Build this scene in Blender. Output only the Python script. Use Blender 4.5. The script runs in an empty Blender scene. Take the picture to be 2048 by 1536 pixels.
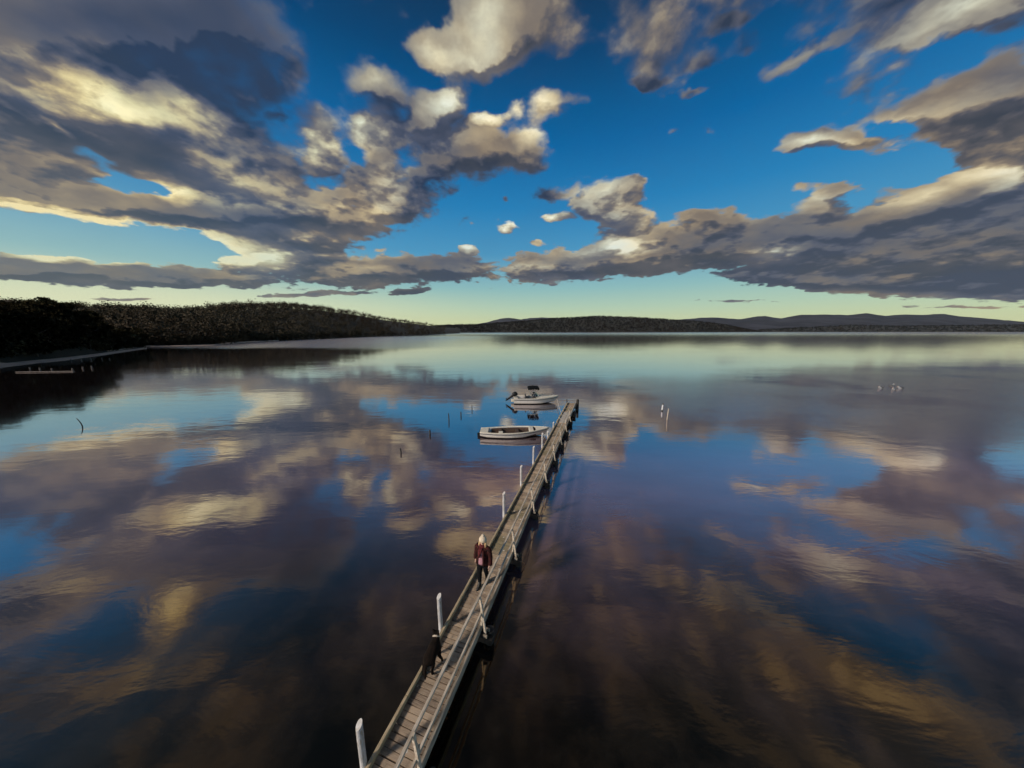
import bpy, bmesh, math, random
import numpy as np
from mathutils import Vector, Matrix

# ------------------------------------------------------------------ camera
F_PX = 584.0                       # focal length in pixels of a 2048 px wide frame
TILT = math.atan(105 / F_PX)       # camera looks slightly down
CAM_H = 8.17
scn = bpy.context.scene
COL = scn.collection
cam_d = bpy.data.cameras.new('camera')
cam = bpy.data.objects.new('camera', cam_d)
COL.objects.link(cam)
cam.location = (0, 0, CAM_H)
cam.rotation_euler = (math.radians(90) - TILT, 0, 0)
cam_d.sensor_width = 36
cam_d.lens = 36 * F_PX / 2048
cam_d.clip_start = 0.1
cam_d.clip_end = 90000
scn.camera = cam

def ray(px, py):
    x = (px - 1024) / F_PX; y = (768 - py) / F_PX
    v = Vector((x, math.cos(TILT) + y * math.sin(TILT), -math.sin(TILT) + y * math.cos(TILT)))
    return v.normalized()

def at(px, py, z=0.0):
    d = ray(px, py); k = (z - CAM_H) / d.z
    return Vector((d.x * k, d.y * k, z))

def azel(px, py, mirror=False):
    d = ray(px, py)
    z = -d.z if mirror else d.z
    return math.degrees(math.atan2(d.x, d.y)), math.degrees(math.asin(z))

# ------------------------------------------------------------------ light
SUN_EL, SUN_AZ = 28.0, -120.0      # azimuth from +Y, clockwise
sd = bpy.data.lights.new('sun', 'SUN')
sd.energy = 3.6; sd.angle = math.radians(7); sd.color = (1.0, 0.86, 0.72)
sun = bpy.data.objects.new('sun', sd); COL.objects.link(sun)
sdir = Vector((math.sin(math.radians(SUN_AZ)) * math.cos(math.radians(SUN_EL)),
               math.cos(math.radians(SUN_AZ)) * math.cos(math.radians(SUN_EL)), math.sin(math.radians(SUN_EL))))
sun.rotation_euler = sdir.to_track_quat('Z', 'Y').to_euler()
scn.view_settings.view_transform = 'Standard'
scn.view_settings.look = 'None'
scn.view_settings.exposure = 0.0
scn.view_settings.gamma = 1.0
scn.cycles.use_adaptive_sampling = True
scn.cycles.adaptive_threshold = 0.02
scn.cycles.adaptive_min_samples = 16
scn.cycles.max_bounces = 5
scn.cycles.diffuse_bounces = 2
scn.cycles.glossy_bounces = 3
scn.cycles.transparent_max_bounces = 6
scn.cycles.sample_clamp_indirect = 4.0
scn.cycles.use_denoising = True
scn.cycles.time_limit = 1000

# ------------------------------------------------------------------ sky
W = bpy.data.worlds.new('World'); scn.world = W; W.use_nodes = True
nt = W.node_tree; nt.nodes.clear()

class G:
    """small helper to write node trees"""
    def __init__(s, nt): s.nt = nt
    def n(s, t, **k):
        o = s.nt.nodes.new(t)
        for a, b in k.items(): setattr(o, a, b)
        return o
    def put(s, sock, v):
        if isinstance(v, bpy.types.NodeSocket): s.nt.links.new(v, sock)
        elif v is not None: sock.default_value = v
    def m(s, op, a, b=None, c=None, clamp=False):
        o = s.n('ShaderNodeMath', operation=op, use_clamp=clamp)
        for i, v in enumerate((a, b, c)): s.put(o.inputs[i], v)
        return o.outputs[0]
    def v(s, op, a, b=None, sc=None):
        o = s.n('ShaderNodeVectorMath', operation=op)
        s.put(o.inputs[0], a); s.put(o.inputs[1], b)
        if sc is not None: s.put(o.inputs['Scale'], sc)
        return o.outputs['Value'] if op in ('DOT_PRODUCT', 'LENGTH') else o.outputs[0]
    def xyz(s, x, y, z):
        o = s.n('ShaderNodeCombineXYZ')
        for i, v in enumerate((x, y, z)): s.put(o.inputs[i], v)
        return o.outputs[0]
    def noise(s, vec, scale, det=4, rough=.5, lac=2.0, dist=0.0, col=False):
        o = s.n('ShaderNodeTexNoise')
        s.put(o.inputs['Vector'], vec)
        o.inputs['Scale'].default_value = scale; o.inputs['Detail'].default_value = det
        o.inputs['Roughness'].default_value = rough; o.inputs['Lacunarity'].default_value = lac
        o.inputs['Distortion'].default_value = dist
        return o.outputs['Color' if col else 'Fac']
    def rng(s, v, a, b, c=0.0, d=1.0, smooth=True):
        o = s.n('ShaderNodeMapRange', interpolation_type='SMOOTHSTEP' if smooth else 'LINEAR')
        for i, x in enumerate((v, a, b, c, d)): s.put(o.inputs[i], x)
        return o.outputs[0]
    def ramp(s, fac, stops, mode='LINEAR'):
        o = s.n('ShaderNodeValToRGB'); o.color_ramp.interpolation = mode
        e = o.color_ramp.elements
        while len(e) < len(stops): e.new(0.5)
        for i, (p, c) in enumerate(stops):
            e[i].position = p; e[i].color = (*c, 1)
        s.put(o.inputs[0], fac); return o.outputs[0]
    def mix(s, f, a, b, mode='MIX'):
        o = s.n('ShaderNodeMix', data_type='RGBA', blend_type=mode)
        s.put(o.inputs[0], f)
        for i, v in ((6, a), (7, b)):
            if isinstance(v, tuple) and len(v) == 3: v = (*v, 1)
            s.put(o.inputs[i], v)
        return o.outputs[2]

g = G(nt)
tc = g.n('ShaderNodeTexCoord')
dirv = g.v('NORMALIZE', tc.outputs['Generated'])
sep = g.n('ShaderNodeSeparateXYZ'); nt.links.new(dirv, sep.inputs[0])
dx, dy, dz = sep.outputs
az = g.m('MULTIPLY', g.m('ARCTAN2', dx, dy), 57.29578)
dzc = g.m('MAXIMUM', dz, 0.0)
el = g.m('MULTIPLY', g.m('ARCSINE', dzc), 57.29578)
inv = g.m('DIVIDE', 1.0, g.m('ADD', dzc, 0.24))
pl = g.xyz(g.m('MULTIPLY', dx, inv), g.m('MULTIPLY', dy, inv), 0.0)      # the cloud layer seen in perspective
elw = g.rng(el, 2, 30, 0.12, 1.0, False)
w1 = g.v('SUBTRACT', g.noise(pl, 3.2, 5, .6, col=True), (0.5, 0.5, 0.5))
w1 = g.v('MULTIPLY', w1, (10.0, 8.0, 0.0))
w1 = g.v('SCALE', w1, sc=elw)
q0 = g.v('ADD', g.xyz(az, el, 0.0), w1)

def blob(acc, spec, mirror=False, grow=1.5, q=None):
    x, y, rx, ry, ang, wt = spec
    mirror = mirror or y > 700
    a0, e0 = azel(x, y, mirror)
    a1, e1 = azel(x + 2, y, mirror); a2, e2 = azel(x, y + 2, mirror)
    J = np.array([[a1 - a0, a2 - a0], [e1 - e0, e2 - e0]]) / 2
    t = math.radians(ang)
    A = J @ np.array([[math.cos(t), -math.sin(t)], [math.sin(t), math.cos(t)]]) @ np.diag([rx * grow, ry * grow])
    U, S, _ = np.linalg.svd(A)
    th = math.atan2(U[1, 0], U[0, 0])
    mp = g.n('ShaderNodeMapping', vector_type='TEXTURE')
    g.put(mp.inputs['Vector'], q or q0)
    mp.inputs['Location'].default_value = (a0, e0, 0)
    mp.inputs['Rotation'].default_value = (0, 0, th)
    mp.inputs['Scale'].default_value = (S[0], S[1], 1)
    gr = g.n('ShaderNodeTexGradient', gradient_type='SPHERICAL')
    g.put(gr.inputs[0], mp.outputs[0])
    return g.m('MULTIPLY_ADD', gr.outputs['Fac'], wt, acc)

COVER = [
 (160,5,300,80,0,.9),(450,10,180,80,10,.7),(790,190,260,120,0,.42),(1330,120,260,140,0,.09),(1700,120,220,120,0,.28),(1500,200,200,80,0,.22),(150,90,330,130,20,1.05),(420,180,240,140,30,.95),(500,70,150,90,20,.75),(560,170,90,60,20,.5),(60,170,200,60,25,.8),(250,220,230,60,30,.8),(400,330,220,80,25,1.1),
 (80,320,200,90,10,1.1),(560,380,220,100,15,1.1),(200,410,260,34,6,1.2),(450,440,240,40,9,1.2),(680,440,220,45,4,1.1),(560,500,110,32,0,1.1),
 (250,552,270,24,3,1.7),(60,532,110,22,0,1.5),(720,545,240,36,-1,1.7),(880,532,80,22,-6,1.2),
 (870,325,170,82,0,1.25),(960,300,90,50,0,.9),(790,395,80,45,30,1.0),(1060,335,80,45,10,1.0),
 (640,230,42,38,20,1.1),(655,295,36,46,15,1.1),(755,265,45,40,0,1.1),(740,150,60,32,20,.9),(800,190,70,40,20,.7),
 (885,190,58,42,-45,1.25),(930,95,95,42,5,1.4),(985,45,62,52,0,1.3),(870,80,42,30,0,1.0),(945,15,45,30,0,1.2),(1065,45,80,75,0,1.0),
 (1080,240,36,62,18,1.1),(1150,205,80,38,0,.8),(980,240,34,16,0,1.1),(1028,218,18,24,0,.9),
 (1007,453,30,18,0,1.9),(1105,441,36,14,5,1.7),(935,497,20,13,0,1.8),(1013,405,18,10,0,1.4),(1350,268,34,17,0,1.05),(1402,250,26,13,0,1.0),(1405,185,28,11,0,.9),(1420,110,40,20,-10,.75),(1450,35,40,20,-20,.8),(1310,145,44,14,-15,.75),
 (1075,488,22,9,0,1.0),(935,440,45,16,-5,1.1),(1195,295,16,14,0,.9),(1310,142,30,9,-15,.7),(1090,385,30,18,-10,.8),
 (1205,385,80,48,-10,1.5),(1275,362,40,26,-25,1.4),(1235,440,90,42,0,1.3),
 (1250,512,200,34,-3,1.6),(1500,500,280,66,0,1.5),(1800,510,300,76,2,1.6),(2040,480,220,95,0,1.5),(1090,545,170,28,-3,1.4),(1420,430,60,30,0,1.2),(1750,572,320,20,3,1.3),
 (1640,400,66,30,-8,1.25),(1720,378,110,16,3,.9),(1850,405,110,34,-14,1.3),(2000,370,110,56,-5,1.3),(1990,300,130,40,10,1.0),
 (1700,290,150,34,8,1.25),(1850,215,200,50,-12,1.1),(2010,240,150,80,0,1.2),(1600,280,56,26,0,1.1),
 (1585,128,80,20,-24,1.1),(1920,50,140,26,-20,1.0),(1510,85,40,28,0,.7),(1500,245,30,15,0,.7),(590,120,28,30,60,.9),(555,215,25,15,0,.8),
 (90,480,250,24,7,-1.9),(330,508,90,14,4,-1.2),(330,490,130,20,8,-1.1),(290,368,75,20,8,-1.1),(712,300,30,22,0,-.9),(610,190,60,70,0,-.5),(1000,450,190,40,0,-.45),(1330,300,190,80,0,-.5),
 (1420,360,120,40,0,-.7),(1780,255,60,14,-10,-.7),(1730,330,130,16,-4,-.8),(1900,120,90,30,-15,-.5),(690,50,100,45,0,-.5),
 (30,598,160,5,0,1.5),(260,598,70,4,0,1.6),(640,588,110,5,-2,1.3),(815,585,40,7,-5,1.9),(1500,603,120,4,0,1.2),(1900,613,200,6,1,1.5),
 # overhead, only seen mirrored in the water
 (360,1220,75,45,-20,.9),(300,1310,190,45,-15,.9),(80,1180,170,60,-10,.8),(880,1330,110,140,0,.7),(1500,1230,190,80,25,.9),(1780,1400,220,60,30,.9),
 (80,1010,260,80,-5,.9),(60,1400,260,130,-10,.8),(1960,1150,260,110,20,1.0),(1900,1420,260,120,20,.9),(1990,980,140,60,5,.7),
 (300,1200,230,70,-5,.75),(520,1180,130,60,0,.55),(1780,1230,230,50,25,.50),(1560,1150,150,50,20,.6),(1330,1330,200,110,20,.4),
 (-200,1010,330,110,-5,1.1),(-150,1300,330,150,-5,1.0),(2250,1080,330,140,15,1.1),(2200,1350,330,150,15,1.0),(1250,1120,200,50,5,.45),
 (1400,1270,60,50,0,.8),(1700,1130,300,60,15,.8),(1250,1080,90,60,20,.5),
]
LIGHT = [
 (180,10,320,60,0,-.30),(450,70,170,90,10,-.28),(80,330,180,60,8,-.15),
 (60,165,240,34,22,.50),(230,205,190,28,28,.50),(380,240,90,32,22,.70),(240,225,120,18,20,.3),
 (40,408,120,11,8,1.5),(160,434,120,11,9,1.5),(290,454,120,11,8,1.5),(400,474,100,12,8,1.4),(455,500,50,20,25,1.0),
 (340,368,50,22,30,1.2),(500,505,70,30,10,1.1),(545,525,60,30,0,.75),(450,340,80,60,10,.5),(560,380,140,30,10,.3),(600,470,120,10,4,.6),
 (80,510,60,9,3,1.5),(200,522,90,7,3,1.2),(420,528,80,6,0,1.0),(140,255,40,8,35,.8),(60,575,90,7,5,1.0),
 (940,95,90,40,5,.7),(970,35,55,40,0,.7),(870,78,40,30,0,.5),(885,190,50,36,-45,.9),(645,260,42,72,15,.95),(745,262,42,36,0,.85),(770,385,36,66,20,.7),(755,155,50,24,20,.5),
 (1210,378,80,34,-15,.75),(1235,440,80,36,0,.6),(1258,490,52,15,0,1.4),(1075,250,34,58,18,.7),(1028,218,20,24,0,.5),(980,238,32,14,0,.7),
 (1007,448,26,12,0,1.1),(1105,440,34,10,5,.7),(935,495,17,11,0,.9),(1170,505,70,12,-8,.7),(1080,535,140,10,-3,.5),(1120,565,120,12,0,.45),
 (1640,395,60,20,-8,.6),(1850,398,90,18,-14,.65),(1990,358,80,34,-5,1.0),(1700,292,130,20,8,.55),(1600,280,44,20,0,.6),(1585,126,66,14,-24,.45),
 (1555,500,50,12,-5,.75),(1540,518,80,14,0,.4),(1850,225,170,22,-12,.35),(1920,46,110,14,-20,.35),(1800,590,220,7,2,.5),(720,540,60,8,0,.4),(690,412,40,12,0,.5),
 (865,270,130,22,5,.35),(560,420,150,16,8,.45),(650,515,130,8,0,.5),
 (360,1220,50,32,-20,.9),(300,1310,150,26,-15,.6),(80,1180,130,30,-10,.4),(880,1330,60,90,0,.4),(1500,1230,140,50,25,.5),(1780,1400,180,40,30,.7),(1400,1270,44,34,0,.6),(1700,1120,240,30,15,.4),
]
base = g.rng(el, 37, 47, 0.12, 1.02, False)
side = g.m('MULTIPLY', g.rng(g.m('ABSOLUTE', az), 66, 95, 0, .30), g.rng(el, 3, 12))   # broken cloud round the rest of the sky
base = g.m('ADD', base, side)
BIG = [b for b in COVER if b[2] >= 56 and b[1] < 620 and b[5] > 0]
small = base
for b in COVER:
    if b not in BIG: small = blob(small, b)
cover = small
for b in BIG: cover = blob(cover, b)
# the same field a little nearer to the light: where it thins, the cloud faces the sun
q1 = g.v('ADD', q0, g.v('SCALE', g.xyz(-1.1, 2.2, 0.0), sc=g.rng(el, 0, 30, .25, 1.0, False)))
cover2 = small
for b in BIG: cover2 = blob(cover2, b, q=q1)
light = g.m('ADD', 0.0, 0.0)
for b in LIGHT: light = blob(light, b)
for b in COVER:
    if b[2] < 37 and b[5] > .8 and b[1] < 520: light = blob(light, (b[0], b[1] - 3, b[2], b[3], b[4], .45))
light = g.m('MULTIPLY_ADD', side, 0.8, light)
light = g.m('MINIMUM', light, g.rng(el, 10, 24, 1.3, .80, False))
def billow(p, det):
    n = g.noise(p, 3.6, det, .60, lac=2.15, dist=.06)
    w = g.v('SCALE', g.noise(p, 7.0, 3, .5, col=True), sc=.10)
    v = g.n('ShaderNodeTexVoronoi', feature='SMOOTH_F1'); g.put(v.inputs['Vector'], g.v('ADD', p, w))
    v.inputs['Scale'].default_value = 8.5; v.inputs['Detail'].default_value = 2.0; v.inputs['Roughness'].default_value = .55; v.inputs['Smoothness'].default_value = .8
    return n, g.m('MULTIPLY_ADD', g.m('SUBTRACT', .42, v.outputs['Distance']), .70, g.m('MULTIPLY', g.m('SUBTRACT', n, .5), 1.60))
shift = g.v('ADD', g.v('SCALE', pl, sc=.965), (-0.022, 0.0, 0.0))
nA, fA = billow(pl, 9)
nB, fB = billow(shift, 7)
nC = g.noise(pl, 1.5, 4, .55)
dens = g.m('ADD', cover, fA)
dens2 = g.m('ADD', cover2, fB)
lowcut = g.rng(el, 1.2, 5.2, -.8, 0.0)
dens = g.m('ADD', dens, lowcut)
dens2 = g.m('ADD', dens2, lowcut)
veiled = g.m('MULTIPLY', g.rng(az, -12, -34), g.rng(el, 20, 31))       # the thin high deck at the upper left
alpha = g.rng(dens, g.m('MULTIPLY_ADD', veiled, -.12, g.rng(el, 8, 32, 0.42, 0.30, False)), g.m('MULTIPLY_ADD', veiled, .45, g.rng(el, 8, 32, 0.64, 0.98, False)), 0.0, 1.0)
core = g.rng(dens, 0.5, 1.25, 0.0, 1.0)
face = g.m('SUBTRACT', dens, dens2)
face = g.m('MINIMUM', g.m('MAXIMUM', g.m('MULTIPLY', face, .80), -.12), .24)
lit = g.m('MULTIPLY_ADD', g.m('SUBTRACT', 1.0, core), 0.14, face)
lit = g.m('ADD', lit, g.m('MULTIPLY', g.m('SUBTRACT', nC, .5), .9))
lit = g.m('ADD', lit, g.m('MULTIPLY', g.m('SUBTRACT', nA, .5), .42))
lm = g.m('MULTIPLY', light, g.rng(nA, .3, .62, .75, 1.1, False))
lit = g.m('MULTIPLY_ADD', lm, 0.66, lit)
lit = g.m('ADD', lit, g.rng(az, -60, 60, .14, .11, False))
ccol = g.ramp(lit, [(0.0, (.032, .048, .080)), (.22, (.088, .095, .125)), (.42, (.20, .178, .160)), (.62, (.42, .37, .27)), (.82, (.70, .66, .47)), (1.0, (.95, .93, .72))])
ef = g.m('DIVIDE', el, 90.0)
blue = g.ramp(ef, [(0.0, (.60, .61, .33)), (.022, (.57, .64, .38)), (.048, (.44, .60, .45)), (.085, (.27, .50, .50)), (.15, (.075, .31, .53)), (.23, (.018, .215, .48)),
                   (.32, (.001, .128, .36)), (.42, (.001, .058, .175)), (.50, (.006, .028, .070)), (.75, (.008, .013, .022)), (1.0, (.008, .012, .020))])
wl = g.m('MULTIPLY', g.rng(az, -15, -60), g.rng(el, 22, 2))               # paler towards the sun's side
blue = g.mix(g.m('MULTIPLY', wl, .45), blue, (.36, .52, .50))
blue = g.mix(g.m('MULTIPLY', g.rng(az, 5, -55), g.rng(el, 9, 3, 0, .75)), blue, (.80, .80, .50))
st = g.n('ShaderNodeTexSky', sky_type='NISHITA'); st.sun_disc = False
st.sun_elevation = math.radians(SUN_EL); st.sun_rotation = math.radians(SUN_AZ)
nish = g.v('SCALE', st.outputs[0], sc=0.08)
blue = g.mix(0.03, blue, nish)
# thin high haze veil
veil = g.m('MULTIPLY', g.rng(g.noise(pl, .9, 5, .6), .45, .75), g.rng(az, 10, -50, .1, .35))
blue = g.mix(g.m('MULTIPLY', veil, g.rng(el, 6, 16)), blue, (.075, .10, .15))
alpha = g.m('MULTIPLY', alpha, g.rng(az, -60, 0, .93, 1.0))
ccol = g.mix(g.rng(el, 43, 60), ccol, g.mix(1.0, ccol, (.62, .58, .56), 'MULTIPLY'))
ccol = g.mix(g.m('MULTIPLY', g.rng(az, -12, -50), g.rng(lit, .35, .8)), ccol, g.mix(1.0, ccol, (1.14, 1.07, .80), 'MULTIPLY'))
ccol = g.v('MULTIPLY', ccol, g.mix(g.rng(nC, .38, .62), (.88, .99, 1.16), (1.10, .99, .86)))
ccol = g.mix(g.rng(el, 24, 7, 0, .30), ccol, (.135, .150, .165))
skyc = g.mix(alpha, blue, ccol)
skyc = g.mix(g.rng(dz, -0.02, 0.0), (.02, .02, .018), skyc)
skyc = g.v('SCALE', skyc, sc=10.0)
bg = g.n('ShaderNodeBackground'); g.put(bg.inputs[0], skyc); bg.inputs[1].default_value = 0.1
W.cycles.sampling_method = 'MANUAL'; W.cycles.sample_map_resolution = 512
wo = g.n('ShaderNodeOutputWorld'); nt.links.new(bg.outputs[0], wo.inputs[0])

# ------------------------------------------------------------------ object helpers
def tag(o, label=None, cat=None, group=None, kind=None):
    if label: o['label'] = label
    if cat: o['category'] = cat
    if group: o['group'] = group
    if kind: o['kind'] = kind
    return o

def empty(name, loc=(0, 0, 0), rz=0.0):
    o = bpy.data.objects.new(name, None); COL.objects.link(o)
    o.location = loc; o.rotation_euler = (0, 0, rz); o.empty_display_size = .2
    return o

def link(name, me, mat=None, parent=None, loc=None, smooth=False):
    if mat is not None and not me.materials: me.materials.append(mat)
    if smooth: me.polygons.foreach_set('use_smooth', [True] * len(me.polygons))
    o = bpy.data.objects.new(name, me); COL.objects.link(o)
    if parent is not None: o.parent = parent
    if loc is not None: o.location = loc
    return o

class MB:
    """collects simple solids into one mesh"""
    def __init__(s): s.v = []; s.f = []
    def add(s, vs, fs):
        b = len(s.v); s.v += [tuple(v) for v in vs]; s.f += [tuple(b + i for i in f) for f in fs]
        return s
    def box(s, c, d, rot=None, taper=1.0, bev=0.0):
        x, y, z = d[0] / 2, d[1] / 2, d[2] / 2
        if bev > 0:
            return s._bevbox(c, (x, y, z), bev, rot)
        P = [Vector((sx * x * (taper if sz > 0 else 1), sy * y * (taper if sz > 0 else 1), sz * z)) for sz in (-1, 1) for sx, sy in ((-1, -1), (1, -1), (1, 1), (-1, 1))]
        if rot: P = [rot @ p for p in P]
        return s.add([p + Vector(c) for p in P], [(0, 3, 2, 1), (4, 5, 6, 7), (0, 1, 5, 4), (1, 2, 6, 5), (2, 3, 7, 6), (3, 0, 4, 7)])
    def _bevbox(s, c, h, b, rot):
        bm = bmesh.new(); bmesh.ops.create_cube(bm, size=2)
        for v in bm.verts: v.co = Vector((v.co.x * h[0], v.co.y * h[1], v.co.z * h[2]))
        bmesh.ops.bevel(bm, geom=bm.edges[:], offset=b, segments=2, affect='EDGES', profile=.6)
        for v in bm.verts:
            if rot: v.co = rot @ v.co
            v.co += Vector(c)
        bm.verts.index_update()
        s.add([v.co.copy() for v in bm.verts], [[v.index for v in f.verts] for f in bm.faces]); bm.free()
        return s
    def beam(s, a, b, w, h, up=(0, 0, 1)):
        a = Vector(a); b = Vector(b); d = (b - a); L = d.length; d.normalize()
        u = Vector(up); sd = d.cross(u)
        if sd.length < 1e-4: sd = d.cross(Vector((1, 0, 0)))
        sd.normalize(); u = sd.cross(d)
        R = Matrix((sd, d, u)).transposed()
        return s.box((a + b) / 2, (w, L, h), R)
    def tube(s, pts, rad, n=8, cap=True):
        pts = [Vector(p) for p in pts]
        if not isinstance(rad, (list, tuple)): rad = [rad] * len(pts)
        rings = []; ref = None
        for i, p in enumerate(pts):
            d = (pts[min(i + 1, len(pts) - 1)] - pts[max(i - 1, 0)]).normalized()
            if ref is None:
                ref = Vector((0, 0, 1)) if abs(d.z) < .9 else Vector((1, 0, 0))
            a = (ref - d * ref.dot(d)).normalized(); b = d.cross(a); ref = a
            rings.append([p + (a * math.cos(2 * math.pi * k / n) + b * math.sin(2 * math.pi * k / n)) * rad[i] for k in range(n)])
        return s.loft(rings, cap)
    def loft(s, rings, cap=True, closed=True):
        n = len(rings[0]); vs = [v for r in rings for v in r]; fs = []
        for i in range(len(rings) - 1):
            for k in range(n if closed else n - 1):
                k2 = (k + 1) % n
                fs.append((i * n + k, i * n + k2, (i + 1) * n + k2, (i + 1) * n + k))
        if cap: fs.append(tuple(range(n - 1, -1, -1))); fs.append(tuple((len(rings) - 1) * n + k for k in range(n)))
        return s.add(vs, fs)
    def ellip(s, secs, n=14, cap=True):
        """secs: (x, y, z, rx, ry) horizontal ellipses stacked upward"""
        return s.loft([[Vector((x + rx * math.cos(2 * math.pi * k / n), y + ry * math.sin(2 * math.pi * k / n), z)) for k in range(n)] for x, y, z, rx, ry in secs], cap)
    def build(s, name, mat, parent=None, smooth=False, loc=None):
        me = bpy.data.meshes.new(name); me.from_pydata([tuple(v) for v in s.v], [], s.f); me.update()
        bm = bmesh.new(); bm.from_mesh(me); bmesh.ops.recalc_face_normals(bm, faces=bm.faces[:]); bm.to_mesh(me); bm.free()
        return link(name, me, mat, parent, loc, smooth)

def copy_tree(o, parent=None):
    c = o.copy(); COL.objects.link(c)
    if parent is not None: c.parent = parent
    for ch in list(o.children): copy_tree(ch, c)
    return c

# ------------------------------------------------------------------ materials
def mat(name, col, rough=.6, metal=0.0, var=.0, scale=6.0, stretch=(1, 1, 1), bump=0.0, bscale=None, col2=None, spec=.5, detail=6):
    m = bpy.data.materials.new(name); m.use_nodes = True
    t = m.node_tree; p = t.nodes['Principled BSDF']; q = G(t)
    p.inputs['Roughness'].default_value = rough; p.inputs['Metallic'].default_value = metal
    p.inputs['Specular IOR Level'].default_value = spec
    co = q.n('ShaderNodeTexCoord').outputs['Object']
    vec = q.v('MULTIPLY', co, stretch)
    n = q.noise(vec, scale, detail, .6)
    if col2 is None: col2 = tuple(c * (1 - var) for c in col)
    c = q.mix(q.rng(n, .38, .62), col, col2)
    t.links.new(c, p.inputs['Base Color'])
    if bump > 0:
        b = q.n('ShaderNodeBump'); b.inputs['Strength'].default_value = bump; b.inputs['Distance'].default_value = .01
        q.put(b.inputs['Height'], q.noise(vec, bscale or scale * 3, 4, .6)); t.links.new(b.outputs[0], p.inputs['Normal'])
    return m

M = {}
M['white_post'] = mat('white_paint', (.72, .72, .74), .55, var=.35, scale=9, stretch=(1, 1, .3), bump=.3)
M['rail'] = mat('pale_rail_paint', (.62, .54, .44), .6, col2=(.40, .33, .25), scale=7, stretch=(3, .5, 3), bump=.3)
M['kerb'] = mat('kerb_timber', (.50, .40, .26), .7, col2=(.33, .26, .16), scale=5, stretch=(3, .6, 3), bump=.4)
M['fascia'] = mat('edge_beam_timber', (.40, .34, .27), .75, col2=(.17, .14, .10), scale=4, stretch=(3, .5, 3), bump=.5)
M['dark_timber'] = mat('wet_dark_timber', (.035, .028, .022), .7, col2=(.012, .010, .008), scale=6, stretch=(1, 1, .4), bump=.6)
M['old_post'] = mat('bleached_post', (.17, .14, .12), .85, var=.45, scale=5, bump=.4)
M['grey_timber'] = mat('weathered_stake', (.05, .045, .04), .8, var=.5, scale=8, bump=.5)
M['board'] = mat('pale_landing_board', (.50, .47, .42), .7, col2=(.33, .30, .26), scale=5, stretch=(.6, 3, 1), bump=.4)

def deck_material():
    m = bpy.data.materials.new('weathered_planks'); m.use_nodes = True
    t = m.node_tree; p = t.nodes['Principled BSDF']; q = G(t)
    co = q.n('ShaderNodeTexCoord').outputs['Object']
    at_ = q.n('ShaderNodeAttribute', attribute_name='tone')
    grain = q.noise(q.v('MULTIPLY', co, (1.5, 30, 8)), 3, 5, .65)
    base = q.mix(at_.outputs['Fac'], (.16, .110, .074), (.46, .345, .235))
    base = q.mix(q.rng(grain, .35, .7, .0, .6), base, (.56, .46, .35))
    moss = q.rng(q.noise(co, .55, 4, .6), .50, .68)
    base = q.mix(q.m('MULTIPLY', moss, .6), base, (.17, .16, .075))
    stain = q.rng(q.noise(co, 3.3, 5, .65), .52, .72)
    base = q.mix(q.m('MULTIPLY', stain, .65), base, (.055, .042, .035))
    # darker, patchy strip along both edges of the walkway
    sx = q.n('ShaderNodeSeparateXYZ'); t.links.new(co, sx.inputs[0])
    edge = q.m('ADD', q.rng(sx.outputs[0], -.20, -.40), q.rng(sx.outputs[0], .26, .40))
    edge = q.m('MULTIPLY', edge, q.rng(q.noise(co, 4.5, 4, .6), .3, .65, .35, 1))
    base = q.mix(q.m('MULTIPLY', edge, .75), base, (.040, .032, .028))
    # bird droppings
    vo = q.n('ShaderNodeTexVoronoi'); q.put(vo.inputs['Vector'], co); vo.inputs['Scale'].default_value = 3.4
    spot = q.rng(q.m('ADD', vo.outputs['Distance'], q.m('MULTIPLY', q.noise(co, 22, 3), .12)), .185, .15)
    base = q.mix(q.m('MULTIPLY', spot, .8), base, (.66, .62, .55))
    t.links.new(base, p.inputs['Base Color'])
    p.inputs['Roughness'].default_value = .85
    b = q.n('ShaderNodeBump'); b.inputs['Strength'].default_value = .6; b.inputs['Distance'].default_value = .01
    q.put(b.inputs['Height'], grain); t.links.new(b.outputs[0], p.inputs['Normal'])
    return m
M['deck'] = deck_material()
def post_material():
    m = mat('weathered_white_post', (.56, .56, .58), .65, col2=(.36, .35, .34), scale=9, stretch=(1, 1, .25), bump=.5)
    t = m.node_tree; p = t.nodes['Principled BSDF']; q = G(t)
    old = p.inputs['Base Color'].links[0].from_socket
    co = q.n('ShaderNodeTexCoord').outputs['Object']; sx = q.n('ShaderNodeSeparateXYZ'); t.links.new(co, sx.inputs[0])
    n = q.noise(q.v('MULTIPLY', co, (1, 1, .3)), 14, 5, .65)
    z = q.m('ADD', sx.outputs[2], q.m('MULTIPLY', q.m('SUBTRACT', n, .5), .5))
    c = q.mix(q.rng(z, .55, .30), old, (.060, .055, .035))                 # weed and tide stain
    c = q.mix(q.m('MULTIPLY', q.rng(n, .53, .62), .75), c, (.24, .20, .15)) # bare wood where the paint has gone
    t.links.new(c, p.inputs['Base Color'])
    return m
M['post'] = post_material()

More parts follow.
